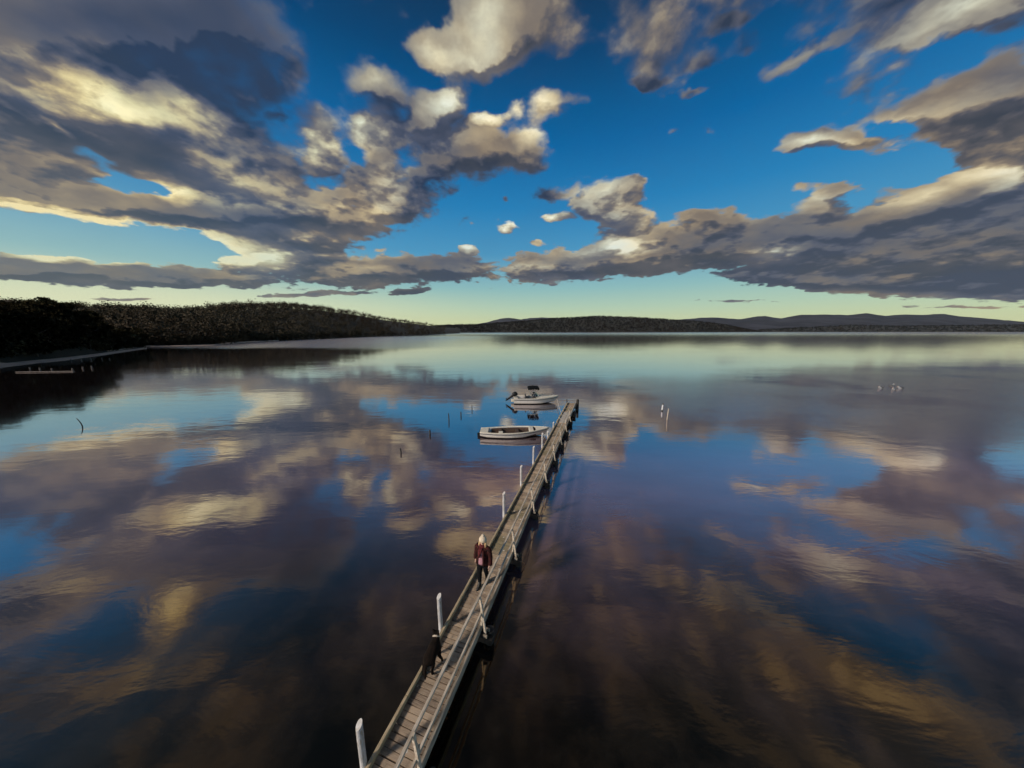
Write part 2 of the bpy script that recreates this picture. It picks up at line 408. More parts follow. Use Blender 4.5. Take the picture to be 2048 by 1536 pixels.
# ------------------------------------------------------------------ water
def water_material():
    m = bpy.data.materials.new('lake_water'); m.use_nodes = True
    t = m.node_tree; t.nodes.clear(); q = G(t)
    co = q.n('ShaderNodeNewGeometry').outputs['Position']
    sp = q.n('ShaderNodeSeparateXYZ'); t.links.new(co, sp.inputs[0]); X, Y, _ = sp.outputs
    flat = q.xyz(X, Y, 0.0)
    warp = q.noise(q.v('SCALE', flat, sc=.02), 1.0, 3)
    # wind: glassy close in, ruffled beyond a ragged line some 170 m out and in patches to the right
    far = q.rng(q.m('ADD', Y, q.m('MULTIPLY', q.m('SUBTRACT', warp, .5), 50)), 128, 160)
    patch = q.m('MULTIPLY', q.rng(X, 9, 20), q.rng(q.m('ADD', Y, q.m('MULTIPLY', X, .0)), 15, 30))
    patch = q.m('MULTIPLY', patch, q.rng(q.m('ADD', Y, q.m('MULTIPLY', warp, 30)), 85, 55))
    patch = q.m('MULTIPLY', patch, q.rng(q.noise(q.v('MULTIPLY', flat, (.05, .07, 0)), 1, 4, .6), .30, .55))
    swell = q.noise(q.v('MULTIPLY', flat, (.30, .75, 0)), 1.0, 4, .55, dist=.4)
    fine = q.noise(q.v('MULTIPLY', flat, (1.4, 3.2, 0)), 1.0, 3, .6)
    tiny = q.noise(q.v('MULTIPLY', flat, (7, 9, 0)), 1.0, 3, .6)
    calm = q.rng(q.noise(q.v('MULTIPLY', flat, (.045, .11, 0)), 1, 3, .5), .35, .65, .35, 1.0)
    h = q.m('MULTIPLY', swell, .016)
    h = q.m('MULTIPLY_ADD', fine, .0022, h)
    h = q.m('MULTIPLY', h, calm)
    h = q.m('MULTIPLY_ADD', tiny, q.m('MULTIPLY_ADD', patch, .0030, .0003), h)
    b = q.n('ShaderNodeBump'); b.inputs['Strength'].default_value = 1.0; b.inputs['Distance'].default_value = 1.0
    q.put(b.inputs['Height'], h)
    lee = q.m('MULTIPLY', far, q.m('MULTIPLY', q.rng(X, 20, -120), q.rng(Y, 650, 350)))     # breeze band under the wooded shore
    rough = q.m('MULTIPLY_ADD', q.rng(Y, 220, 1400), .16, .055)
    rough = q.m('MULTIPLY_ADD', lee, .20, rough)
    rough = q.m('MULTIPLY_ADD', patch, .15, rough)
    gl = q.n('ShaderNodeBsdfGlossy', distribution='GGX'); pass
    q.put(gl.inputs['Roughness'], rough); t.links.new(b.outputs[0], gl.inputs['Normal'])
    body = q.n('ShaderNodeBsdfDiffuse')
    mirror_tone = q.rng(q.m('ADD', Y, q.m('MULTIPLY', q.noise(flat, .16, 4, .6), 9)), 9, 20)          # mauve of mirrored sky painted into the body beyond a dark near zone
    mirror_tone = q.m('MULTIPLY', mirror_tone, q.rng(X, -9, 5, .42, 1.0))
    mirror_tone = q.m('MULTIPLY', mirror_tone, q.rng(Y, 24, 15, .12, 1.0))
    dark_water = q.mix(q.rng(q.noise(flat, .5, 5, .65), .42, .62), (.0030, .0027, .0022), (.013, .0105, .0080))
    q.put(body.inputs['Color'], q.mix(q.m('MULTIPLY', mirror_tone, q.rng(q.noise(q.v('MULTIPLY', flat, (.06, .12, 0)), 1, 4, .6), .25, .7, .55, 1.0)), dark_water, (.24, .165, .225)))
    lw = q.n('ShaderNodeLayerWeight'); lw.inputs['Blend'].default_value = .5
    t.links.new(b.outputs[0], lw.inputs['Normal'])
    # facing: 0 looking straight down, 1 at grazing; warm cast painted into the reflection colour at steep angles
    q.put(gl.inputs['Color'], q.mix(q.rng(lw.outputs['Facing'], .28, .72), (1.0, .77, .50), (.99, .92, .94)))
    fac = q.m('ADD', q.m('MULTIPLY', q.m('POWER', lw.outputs['Facing'], 1.55), .89), .055, clamp=True)
    mx = q.n('ShaderNodeMixShader'); q.put(mx.inputs[0], fac)
    t.links.new(body.outputs[0], mx.inputs[1]); t.links.new(gl.outputs[0], mx.inputs[2])
    o = q.n('ShaderNodeOutputMaterial'); t.links.new(mx.outputs[0], o.inputs[0])
    return m
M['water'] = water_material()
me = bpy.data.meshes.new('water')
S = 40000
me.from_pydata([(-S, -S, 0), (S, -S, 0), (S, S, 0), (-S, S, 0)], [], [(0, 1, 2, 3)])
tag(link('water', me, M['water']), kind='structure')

# ------------------------------------------------------------------ land
def interp(x, pts):
    xs = [p[0] for p in pts]; ys = [p[1] for p in pts]
    return np.interp(x, xs, ys)

def vnoise(x, seed=0):
    """smooth 1-d noise"""
    i = np.floor(x).astype(int); f = x - i; f = f * f * (3 - 2 * f)
    def h(k): return ((np.sin(k * 127.1 + seed * 311.7) * 43758.5453) % 1.0)
    return h(i) * (1 - f) + h(i + 1) * f

def vnoise2(x, y, seed=0):
    xi = np.floor(x).astype(int); yi = np.floor(y).astype(int)
    fx = x - xi; fy = y - yi; fx = fx * fx * (3 - 2 * fx); fy = fy * fy * (3 - 2 * fy)
    def h(a, b): return (np.sin(a * 127.1 + b * 269.5 + seed * 91.3) * 43758.5453) % 1.0
    return (h(xi, yi) * (1 - fx) + h(xi + 1, yi) * fx) * (1 - fy) + (h(xi, yi + 1) * (1 - fx) + h(xi + 1, yi + 1) * fx) * fy

M['soil'] = mat('forest_floor', (.022, .019, .013), .95, col2=(.012, .012, .008), scale=.05)
M['sand'] = mat('beach_sand', (.62, .48, .40), .9, col2=(.42, .33, .28), scale=.35, bump=.3)
M['far_hill'] = mat('far_hill', (.060, .064, .082), .95, col2=(.036, .040, .052), scale=.0016, spec=.05)  # blue of distance haze painted into the hill colour

def leaf_material(name, a, b, sc):
    m = bpy.data.materials.new(name); m.use_nodes = True
    t = m.node_tree; p = t.nodes['Principled BSDF']; q = G(t)
    geo = q.n('ShaderNodeNewGeometry'); tn = q.n('ShaderNodeAttribute', attribute_name='tone').outputs['Fac']; oi = q.n('ShaderNodeObjectInfo').outputs['Random']
    n = q.noise(geo.outputs['Position'], sc, 3, .6)
    n2 = q.noise(geo.outputs['Position'], sc * .12, 3, .6)
    c = q.mix(q.m('ADD', q.m('MULTIPLY', q.rng(n, .35, .65), .35), q.m('MULTIPLY', q.m('MAXIMUM', tn, oi), .65)), a, b)
    c = q.mix(q.m('MULTIPLY', q.rng(n2, .45, .65), .5), c, (.034, .022, .014))
    t.links.new(c, p.inputs['Base Color']); p.inputs['Roughness'].default_value = .75
    p.inputs['Specular IOR Level'].default_value = .05
    return m
M['leaf'] = leaf_material('eucalypt_foliage', (.024, .026, .013), (.068, .062, .034), .5)
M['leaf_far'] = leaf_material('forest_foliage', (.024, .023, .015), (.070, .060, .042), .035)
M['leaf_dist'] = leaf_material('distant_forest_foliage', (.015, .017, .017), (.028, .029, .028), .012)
M['trunk'] = mat('bark', (.11, .095, .08), .9, col2=(.05, .042, .035), scale=2, stretch=(1, 1, .3))

class Range:
    """a strip of land between a shoreline and a ridge"""
    def __init__(s, cols, front, ridge_h, front_pts, ridge_pts, rows=24, seed=1, rough=.06, back=.6):
        s.f = front_pts; s.r = ridge_pts; s.h = ridge_h; s.n = len(cols); s.rows = rows
        V = []
        for i in range(s.n):
            for j in range(rows + 8):
                v = j / (rows - 1)
                V.append(s.pt(i, v, rough, seed))
        s.V = np.array(V).reshape(s.n, rows + 8, 3)
    def pt(s, i, v, rough, seed):
        a = s.f[i]; b = s.r[i]
        p = a + (b - a) * v
        if v <= 1: z = s.h[i] * (math.sin(v * math.pi / 2) ** 1.15)
        else: z = s.h[i] * max(0, 1 - (v - 1) * 2.2)
        d = np.linalg.norm(b - a)
        nz = float(vnoise2(np.array(i * .13), np.array(v * 3.1), seed)) - .5
        z += s.h[i] * rough * 4 * nz * min(v, 1) * (1 - min(v, 1) ** 3)
        z = max(z, -.6) + (-.6 if v == 0 else .35)
        return (p[0], p[1], z)
    def mesh(s, name, m):
        n, r = s.V.shape[:2]; fs = [(i * r + j, (i + 1) * r + j, (i + 1) * r + j + 1, i * r + j + 1) for i in range(n - 1) for j in range(r - 1)]
        me = bpy.data.meshes.new(name); me.from_pydata(s.V.reshape(-1, 3).tolist(), [], fs); me.update()
        o = link(name, me, m, smooth=True); tag(o, kind='structure'); return o
    def sample(s, u, v):
        """points at fractional column u and row fraction v (0 shore, 1 ridge)"""
        n, r = s.V.shape[:2]
        x = np.clip(u * (n - 1), 0, n - 1.001); y = np.clip(v * (s.rows - 1), 0, r - 1.001)
        i = x.astype(int); j = y.astype(int); fx = (x - i)[:, None]; fy = (y - j)[:, None]
        return (s.V[i, j] * (1 - fx) + s.V[i + 1, j] * fx) * (1 - fy) + (s.V[i, j + 1] * (1 - fx) + s.V[i + 1, j + 1] * fx) * fy

def hdir(px):
    d = ray(px, 663); v = np.array([d.x, d.y]); return v / np.linalg.norm(v)

def make_range(cols, shore, ridge_d, top, tree_h, inset=0.0, **k):
    """cols: pixel columns; shore: (px, py) waterline; ridge_d: (px, forward distance of the ridge); top: (px, py) skyline"""
    f = []; r = []; h = []
    for c in cols:
        sy = float(interp(c, shore)); p = at(c, sy, 0); f.append(np.array([p.x, p.y]) + hdir(c) * inset)
        Y = float(interp(c, ridge_d)); ty = float(interp(c, top))
        d = ray(c, ty); kk = Y / d.y
        r.append(np.array([d.x * kk, Y])); h.append(max(1.0, CAM_H + d.z * kk - tree_h))
    return Range(cols, f, h, f, r, **k)

rng = np.random.default_rng(7)

def crowns(name, pts, rad, hgt, nleaf, leaf, material, label=None, cat=None, seed=3, tall=.9):
    """many crowns of loose leaf clumps as one mesh"""
    R = np.random.default_rng(seed); n = len(pts); T = n * nleaf
    c = np.repeat(pts, nleaf, 0); rr = np.repeat(rad, nleaf); hh = np.repeat(hgt, nleaf)
    d = R.normal(size=(T, 3)); d /= np.linalg.norm(d, axis=1)[:, None]
    q = R.random(T) ** .45
    # lobes give each crown an uneven outline
    lob = np.repeat(R.random((n, 1)) * 6.28, nleaf, 0)[:, 0]; ang = np.arctan2(d[:, 1], d[:, 0])
    wob = .75 + .3 * np.sin(3 * ang + lob) * np.cos(4 * d[:, 2] + lob * 2)
    P = c + d * (q * rr * wob)[:, None]
    P[:, 2] = c[:, 2] + hh + d[:, 2] * q * rr * wob * tall
    low = R.random(T) < .25                                   # ragged lower branches
    P[low, 2] = c[low, 2] + R.random(low.sum()) * hh[low]
    a = R.normal(size=(T, 3)); a /= np.linalg.norm(a, axis=1)[:, None]
    b = np.cross(a, R.normal(size=(T, 3))); b /= np.linalg.norm(b, axis=1)[:, None]
    s = (leaf * rr * (.6 + .8 * R.random(T)))[:, None]
    up = np.cross(2 * a * s + b * s * .1, a * s + b * s * 1.5)
    flip = ((up * d).sum(1) < 0)[:, None]; v1 = P - a * s - b * s * .5; v2 = P + a * s - b * s * .4
    V = np.stack([np.where(flip, v2, v1), np.where(flip, v1, v2), P + b * s], 1).reshape(-1, 3)
    me = bpy.data.meshes.new(name)
    me.vertices.add(T * 3); me.vertices.foreach_set('co', V.ravel())
    me.loops.add(T * 3); me.loops.foreach_set('vertex_index', np.arange(T * 3, dtype=np.int32))
    me.polygons.add(T); me.polygons.foreach_set('loop_start', np.arange(0, T * 3, 3, dtype=np.int32))
    me.update(); me.validate()
    me.polygons.foreach_set('use_smooth', np.ones(T, dtype=bool))
    me.normals_split_custom_set_from_vertices(np.repeat(d * .8 + R.normal(size=d.shape) * .22, 3, 0).tolist())
    ta = me.attributes.new('tone', 'FLOAT', 'POINT'); ta.data.foreach_set('value', np.repeat(R.random(n), nleaf * 3).astype(np.float32))
    o = link(name, me, material); tag(o, label, cat, kind='stuff'); return o

# near headland on the left
colsA = list(range(-900, 296, 12))
shA = [(-900, 850), (-300, 772), (0, 735), (60, 727), (100, 723.5), (140, 719), (200, 711), (240, 705), (290, 697.5)]
rdA = [(-900, 60), (-300, 72), (0, 96), (140, 125), (240, 150), (290, 165)]
tpA = [(-900, 560), (-300, 588), (0, 602), (60, 600), (110, 598), (150, 611), (200, 640), (250, 668), (292, 690)]
hA = make_range(colsA, shA, rdA, tpA, 10.5, inset=7, rows=20, seed=2)
hA.mesh('terrain', M['soil'])
# second, longer hill behind it
colsB = list(range(-60, 930, 10))
shB = [(-60, 696), (285, 693.3), (430, 690), (500, 684.5), (620, 679), (700, 675.5), (800, 671.5), (880, 668.2), (930, 666.5)]
rdB = [(-60, 330), (285, 350), (430, 420), (600, 560), (700, 700), (800, 1000), (880, 1400), (930, 1750)]
tpB = [(-60, 600), (150, 611), (280, 613), (340, 619), (400, 614), (480, 608), (560, 605), (640, 611), (700, 621), (760, 632), (820, 641), (880, 650), (930, 654)]
hB = make_range(colsB, shB, rdB, tpB, 11, inset=4, rows=24, seed=5)
hB.mesh('hill', M['soil'])
# low wooded hill across the lake
colsC = list(range(840, 1530, 8))
shC = [(840, 665.8), (1000, 665.2), (1300, 664.6), (1520, 664.2)]
rdC = [(840, 3200), (1520, 4200)]
tpC = [(840, 653), (900, 649), (950, 648.5), (1000, 645), (1050, 642), (1100, 637), (1150, 633.5), (1200, 632), (1270, 634), (1340, 638), (1400, 642), (1450, 648), (1490, 656), (1520, 662.5)]
hC = make_range(colsC, shC, rdC, tpC, 14, rows=14, seed=9)
hC.mesh('hill', M['soil'])
# far ranges
def far_range(cols, Yf, Yr, tp, seed, m):
    sh = [(cols[0], 663.2 + CAM_H * F_PX / Yf), (cols[-1], 663.2 + CAM_H * F_PX / Yf)]
    o = make_range(cols, sh, [(cols[0], Yr), (cols[-1], Yr)], tp, 0, rows=22, seed=seed, rough=.10)
    n, r = o.V.shape[:2]; Z = o.V[:, :, 2]
    I, J = np.meshgrid(np.arange(n), np.arange(r), indexing='ij')
    w = np.clip(J / (o.rows - 1), 0, 1)
    Z += (vnoise2(I * .35, J * .5, seed) - .5) * Z.max() * .20 * w * (1 - w) + (vnoise2(I * 1.1, J * 1.3, seed + 3) - .5) * Z.max() * .03 * w
    return o.mesh('hill', m)
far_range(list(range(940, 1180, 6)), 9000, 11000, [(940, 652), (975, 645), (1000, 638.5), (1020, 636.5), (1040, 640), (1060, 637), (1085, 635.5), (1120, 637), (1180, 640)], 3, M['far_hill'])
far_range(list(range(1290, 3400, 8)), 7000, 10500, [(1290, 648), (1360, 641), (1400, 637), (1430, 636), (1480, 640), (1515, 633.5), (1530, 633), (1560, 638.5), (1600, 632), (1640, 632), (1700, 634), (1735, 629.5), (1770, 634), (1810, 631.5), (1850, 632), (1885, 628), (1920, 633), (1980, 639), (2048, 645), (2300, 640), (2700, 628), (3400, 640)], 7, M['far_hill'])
lowD = make_range(list(range(1480, 3400, 10)), [(1480, 664.2), (3400, 664.4)], [(1480, 5600), (3400, 5600)],
                  [(1480, 662), (1540, 658), (1600, 655), (1700, 650), (1800, 652), (1900, 651), (2048, 649), (2400, 646), (3400, 650)], 14, rows=12, seed=13)
lowD.mesh('hill', M['soil'])

# beaches
def beach(name, cols, shore, width, m, z=.42):
    V = []; F = []
    for i, c in enumerate(cols):
        p = at(c, float(interp(c, shore)), 0); d = np.array([p.x, p.y]); d /= np.linalg.norm(d)
        w = float(interp(c, width)); j = 1.2 * float(vnoise(np.array(i * .37), 4)) * w / 6
        for k, (s, zz) in enumerate(((-.28 * w - j, -.06), (0, .06), (.35 * w, z * .7), (w, z), (1.4 * w, z + .3))):
            V.append((p.x + d[0] * s, p.y + d[1] * s, zz))
        if i:
            F += [((i - 1) * 5 + k, i * 5 + k, i * 5 + k + 1, (i - 1) * 5 + k + 1) for k in range(4)]
    me = bpy.data.meshes.new(name); me.from_pydata(V, [], F); me.update()
    return tag(link(name, me, m, smooth=True), kind='structure')
beach('beach', list(range(-900, 300, 6)), shA, [(-900, 4), (0, 6), (60, 16), (140, 12), (240, 11), (300, 12)], M['sand'])
beach('beach', list(range(270, 560, 6)), shB, [(270, 10), (330, 16), (430, 10), (480, 3), (560, 2)], M['sand'])

# individual trees of the near headland
def make_tree(seed, hgt):
    R = random.Random(seed); N = np.random.default_rng(seed)
    tb = MB(); lean = R.uniform(-.6, .6)
    top = Vector((lean, R.uniform(-.5, .5), hgt * .62))
    tb.tube([(0, 0, -.8), (lean * .2, 0, hgt * .2), (lean * .6, 0, hgt * .42), top], [.26, .2, .15, .09], 7)
    tips = []
    for k in range(8):
        a = R.uniform(0, 6.28); z = hgt * R.uniform(.22, .6); L = hgt * R.uniform(.16, .3)
        s = Vector((lean * z / hgt * 1.4, 0, z)); e = s + Vector((math.cos(a) * L, math.sin(a) * L, L * R.uniform(.3, .9)))
        tb.tube([s, (s + e) / 2 + Vector((0, 0, -.15)), e], [.10, .07, .035], 5); tips.append(e)
    tips += [top + Vector((R.uniform(-1.4, 1.4), R.uniform(-1.4, 1.4), R.uniform(.2, hgt * .3))) for _ in range(6)]
    tips += [Vector((R.uniform(-2.2, 2.2), R.uniform(-2.2, 2.2), R.uniform(.8, hgt * .3))) for _ in range(4)]
    V = []; NN = []; nl = 230
    for tp in tips:
        r = R.uniform(.9, 1.75)
        d = N.normal(size=(nl, 3)); d /= np.linalg.norm(d, axis=1)[:, None]
        P = np.array(tp) + d * (r * N.random(nl) ** .5)[:, None] * np.array([1.15, 1.15, .72])
        a = N.normal(size=(nl, 3)); a /= np.linalg.norm(a, axis=1)[:, None]; a[:, 2] -= .5
        b = np.cross(a, N.normal(size=(nl, 3))); b /= np.linalg.norm(b, axis=1)[:, None]
        s = (.10 + .13 * N.random(nl))[:, None]
        nr = np.cross(a * s * 1.6 + b * s * .8, a * s * 1.6 - b * s * .8); fl = ((nr * d).sum(1) < 0)[:, None]
        p1 = P + b * s * .8; p3 = P - b * s * .8
        V.append(np.stack([P - a * s * 1.6, np.where(fl, p1, p3), P + a * s * 1.6, np.where(fl, p3, p1)], 1).reshape(-1, 3))
        NN.append(np.repeat(d * .8 + N.normal(size=d.shape) * .2, 4, 0))
    V = np.concatenate(V); n = len(V) // 4
    me = bpy.data.meshes.new('crown'); me.from_pydata(V.tolist(), [], np.arange(n * 4).reshape(-1, 4).tolist()); me.update()
    me.polygons.foreach_set('use_smooth', np.ones(n, dtype=bool)); me.normals_split_custom_set_from_vertices(np.concatenate(NN).tolist())
    root = empty('eucalyptus_tree')
    tb.build('trunk', M['trunk'], root, smooth=True)
    link('crown', me, M['leaf'], root)
    return root

protos = [make_tree(k * 7 + 3, h) for k, h in enumerate((12.5, 10.5, 14, 9, 11.5))]
Rt = random.Random(5)
used = [False] * len(protos)
spots = []
NB = 92
for i in range(NB):
    # most of them along the shore, thinner behind
    px = -150 + 440 * (i + Rt.random()) / NB if i % 3 else Rt.uniform(-60, 200)
    u = (px + 900) / (colsA[-1] + 900); v = Rt.choice((.10, .16, .24, .34, .5, .75, .95)) + Rt.uniform(-.03, .05)
    if px > 230: v = Rt.uniform(.1, .5)
    spots.append((u, v, px))
P = hA.sample(np.array([s[0] for s in spots]), np.array([s[1] for s in spots]))
for k, (p, sp) in enumerate(zip(P, spots)):
    i = Rt.randrange(len(protos))
    if k < len(protos): i = k; o = protos[k]
    else: o = copy_tree(protos[i])
    o.location = (p[0], p[1], p[2] - .2); o.rotation_euler = (0, 0, Rt.uniform(0, 6.28))
    s = Rt.uniform(.8, 1.12) * (.8 if sp[2] > 200 else 1); o.scale = (s * Rt.uniform(.95, 1.25), s * Rt.uniform(.95, 1.25), s)
    tag(o, 'dark olive gum tree in the wood above the pale beach at the left', 'tree', 'gum trees on the near left headland')

def scatter(R_, n, u0, u1, v0, v1, seed):
    R = np.random.default_rng(seed)
    return R_.sample(u0 + (u1 - u0) * R.random(n), v0 + (v1 - v0) * R.random(n))
def cr(pts, r0, r1, seed):
    R = np.random.default_rng(seed); r = r0 + (r1 - r0) * R.random(len(pts)); return pts, r, r * (1.0 + .5 * R.random(len(pts)))
p, r, h = cr(scatter(hA, 900, 0, 1, .12, 1.2, 21), 2.2, 4.2, 1)
crowns('undergrowth', p, r, h * .75, 130, .085, M['leaf'], seed=31)
p, r, h = cr(scatter(hB, 3300, 0, .97, .015, 1.04, 22), 3.0, 5.6, 2)
big = np.random.default_rng(77).random(len(r)) ** 5; r = r * (1 + .55 * big); h = h * (1 + .30 * big)
crowns('forest', p, r, h * 1.05, 130, .08, M['leaf_far'], seed=32)
p, r, h = cr(scatter(hB, 420, .30, .97, .0, .03, 26), 3.0, 4.6, 6)
crowns('forest', p, r, h * .9, 60, .13, M['leaf_far'], seed=36)
p, r, h = cr(scatter(hC, 4200, 0, .99, .02, 1.02, 23), 9, 16, 3)
crowns('forest', p, r, h * .55, 26, .20, M['leaf_dist'], seed=33, tall=.7)
p, r, h = cr(scatter(lowD, 4200, .02, .99, .02, 1.02, 24), 12, 24, 4)
crowns('forest', p, r, h * .5, 16, .25, M['leaf_dist'], seed=34, tall=.6)

# ------------------------------------------------------------------ the jetty
ALPHA = math.radians(17.67)
U = Vector((math.sin(ALPHA), math.cos(ALPHA), 0)); Wd = Vector((math.cos(ALPHA), -math.sin(ALPHA), 0))
def jl(x, t, z=0.0):
    """jetty coordinates (across, along, up) to world"""
    return Wd * (x - 3.2) + U * t + Vector((0, 0, z))
DK = 0.50
T0, T1 = -14.0, 31.5
R = random.Random(11)
jet = tag(empty('jetty', jl(0, 0, 0), -ALPHA), 'long narrow timber jetty with a pale handrail running out over the lake', 'jetty')
# deck planks: one mesh, each plank with its own tone
V = []; F = []; tone = []
y = T0
while y < T1:
    w = R.uniform(.088, .100); gap = R.uniform(.010, .024); dz = R.uniform(-.006, .006); sk = R.uniform(-.004, .004)
    x0 = -.385 + R.uniform(-.012, .010); x1 = .415 + R.uniform(-.015, .015)
    b = len(V); h = .045
    for z in (DK - h, DK + dz):
        V += [(x0, y - sk, z), (x1, y + sk, z + R.uniform(-.004, .004)), (x1, y + w + sk, z), (x0, y + w - sk, z)]
    F += [(b, b + 3, b + 2, b + 1), (b + 4, b + 5, b + 6, b + 7), (b, b + 1, b + 5, b + 4), (b + 1, b + 2, b + 6, b + 5), (b + 2, b + 3, b + 7, b + 6), (b + 3, b, b + 4, b + 7)]
    tone += [min(1, max(0, R.gauss(.42, .24) + (.45 if R.random() < .07 else 0)))] * 8
    y += w + gap
me = bpy.data.meshes.new('deck'); me.from_pydata(V, [], F); me.update()
at_ = me.attributes.new('tone', 'FLOAT', 'POINT'); at_.data.foreach_set('value', tone)
link('deck', me, M['deck'], jet)
def segs(a, b, L):
    out = []; y = a
    while y < b - .01: out.append((y, min(b, y + L))); y += L
    return out
k = MB()
for a, b in segs(T0, 23.6, 3.6):
    k.box((-.415 + R.uniform(-.006, .006), (a + b) / 2, DK + .050), (.062, b - a - .012, .11), bev=.008)
for a in np.arange(23.9, 31.2, 1.25):
    k.box((-.42, a + .5, DK + .085), (.10, .95, .11), bev=.01)
k.build('kerb', M['kerb'], jet)
k = MB()
for a, b in segs(T0, T1, 4.1):
    k.box((.447 + R.uniform(-.004, .004), (a + b) / 2, DK - .035), (.055, b - a - .012, .21), bev=.006)
    pass
k.build('edge_beam', M['fascia'], jet)
k = MB()
for x in (-.33, .02, .34): k.box((x, (T0 + T1) / 2, DK - .13), (.09, T1 - T0, .15))
k.build('stringer', M['dark_timber'], jet)
BT = [3.1 + 2.735 * i for i in range(-6, 11)]
k = MB(); k2 = MB(); Y1 = 25.2
pts = [Vector((.455 + R.uniform(-.008, .008), t + o, 1.50 + R.uniform(-.012, .012))) for t in BT if t < Y1 for o in (0, 1.4)]
for a, b in zip(pts[:-1], pts[1:]): k.beam(a, b, .052, .055)
k.build('handrail', M['rail'], jet)
pts = [Vector((.50 + R.uniform(-.008, .008), t + o, 1.00 + R.uniform(-.012, .012))) for t in BT if t < Y1 for o in (0, 1.4)]
for a, b in zip(pts[:-1], pts[1:]): k2.beam(a, b, .04, .075)
k2.build('middle_rail', M['rail'], jet)
for t in BT:
    if t < Y1:
        k = MB()
        k.beam((.47, t, 1.53), (.615, t, .42), .052, .048, (0, 1, 0))
        k.beam((.52, t + .055, 1.22), (.475, t + .055, .55), .035, .035, (0, 1, 0))
        k.build('rail_post', M['rail'], jet)
        for o_ in (-.085, .095): MB().box((.64, t + o_, .44), (.11, .05, .07), bev=.008).build('bracket', M['fascia'], jet)
    MB().box((.14, t, .25), (1.34, .13, .17), bev=.01).build('bearer', M['dark_timber'], jet)
    for x in (-.33, .66):
        rr = .125 if x > 0 else .11
        MB().tube([(x + R.uniform(-.03, .03), t + .16, -2.2), (x, t + .16, -.2), (x + R.uniform(-.02, .02), t + .16, .40)], [rr * 1.1, rr, rr * .92], 12).build('pile', M['dark_timber'], jet, smooth=False)
k = MB()
for i, a in enumerate(np.arange(24.1, 27.4, .21)):
    k.box((.0, a + .1, DK + .030), (.70 + R.uniform(-.03, .03), .195, .028), bev=.004)
k.build('landing_boards', M['board'], jet)
k = MB()
for a, b in segs(25.4, 31.4, 2.0): k.box((.43, (a + b) / 2, DK + .10), (.08, b - a - .1, .12), bev=.01)
k.build('right_kerb', M['board'], jet)
MB().tube([(.66, 31.2, -2), (.66, 31.2, 1.0)], [.15, .135], 12).build('end_pile', M['dark_timber'], jet)
MB().tube([(-.50, 31.25, -2), (-.50, 31.25, .95)], [.06, .05], 10).build('end_pile', M['grey_timber'], jet)
k = MB()
for x in (.62, .62): pass
for yy in (29.55, 29.95): k.tube([(.60, yy, -1.2), (.60, yy, .95)], .022, 6)
for z in np.arange(-.6, .9, .28): k.tube([(.60, 29.55, z), (.60, 29.95, z)], .016, 6)
k.build('ladder', M['grey_timber'], jet)

# white mooring posts standing in the water along the left edge
labels = ['white post with slanted top beside the jetty, nearest of the row at the photo bottom',
          'white slant-topped post beside the kerb just ahead of the dark dog',
          'white post beside the left kerb, first one beyond the walking person',
          'white post beside the left kerb, second one beyond the walking person',
          'white post beside the left kerb, third beyond the person and nearer than the open boat',
          'white post on the jetty edge at the bow of the open boat',
          'short white post on the jetty edge between the two boats, nearer of two',
          'short white post on the jetty edge below the bow of the motorboat']
for i, (t, h) in enumerate([(2.93, 1.54), (5.52, 1.56), (10.5, 1.60), (13.15, 1.58), (15.75, 1.58), (18.3, 1.52), (20.3, .98), (22.7, .95)]):
    r = .057; n = 14; k = MB(); rings = []
    for z in (-2.3, 0, .8, 1): 
        ring = []
        for q_ in range(n):
            a = 2 * math.pi * q_ / n; xx = r * math.cos(a); yy = r * math.sin(a)
            zz = z if z < 1 else h - .05 + (yy + xx) * .75
            ring.append(Vector((xx, yy, zz)))
        rings.append(ring)
    k.loft(rings)
    o = k.build('mooring_post', M['post'], smooth=False, loc=jl(-.505, t, 0))
    o.rotation_euler = (R.uniform(-.01, .01), R.uniform(-.012, .012), R.uniform(-.3, .3))
    tag(o, labels[i], 'post', 'white posts along the left of the jetty')

# ------------------------------------------------------------------ skinned figures
def skin(name, nodes, edges, material, parent, root=0, sub=2):
    """nodes: (x, y, z, r) or (x, y, z, rx, ry)"""
    me = bpy.data.meshes.new(name); me.from_pydata([n[:3] for n in nodes], edges, []); me.update()
    o = link(name, me, material, parent)
    md = o.modifiers.new('skin', 'SKIN'); md.use_smooth_shade = True; md.branch_smoothing = .3
    lay = me.skin_vertices[0].data if me.skin_vertices else None
    if lay is None:
        bpy.context.view_layer.objects.active = o
        with bpy.context.temp_override(object=o, active_object=o): bpy.ops.mesh.customdata_skin_add()
        lay = me.skin_vertices[0].data
    for i, n in enumerate(nodes):
        lay[i].radius = (n[3], n[4] if len(n) > 4 else n[3]); lay[i].use_root = (i == root)
    sb = o.modifiers.new('sub', 'SUBSURF'); sb.levels = sub; sb.render_levels = sub
    return o

M['skin'] = mat('skin', (.55, .34, .25), .6, var=.1)
M['jacket'] = mat('dark_maroon_jacket', (.060, .014, .013), .95, col2=(.018, .009, .009), scale=14, bump=.5, spec=.15)
M['pink'] = mat('pink_top', (.40, .20, .24), .85, var=.2, scale=12, bump=.3)
M['trousers'] = mat('black_trousers', (.006, .007, .009), .95, var=.3, scale=12, bump=.3, spec=.1)
M['boot'] = mat('black_boots', (.012, .010, .009), .5, var=.3)
M['scarf'] = mat('dark_red_scarf', (.10, .006, .010), .9, var=.4, scale=30, bump=.6)
M['hat'] = mat('cream_wool', (.70, .60, .47), .95, col2=(.52, .43, .31), scale=40, bump=.8)
M['hair'] = mat('blond_hair', (.55, .38, .20), .6, col2=(.33, .21, .10), scale=30, stretch=(1, 1, .2))
M['eye'] = mat('dark_eye', (.02, .015, .012), .2)

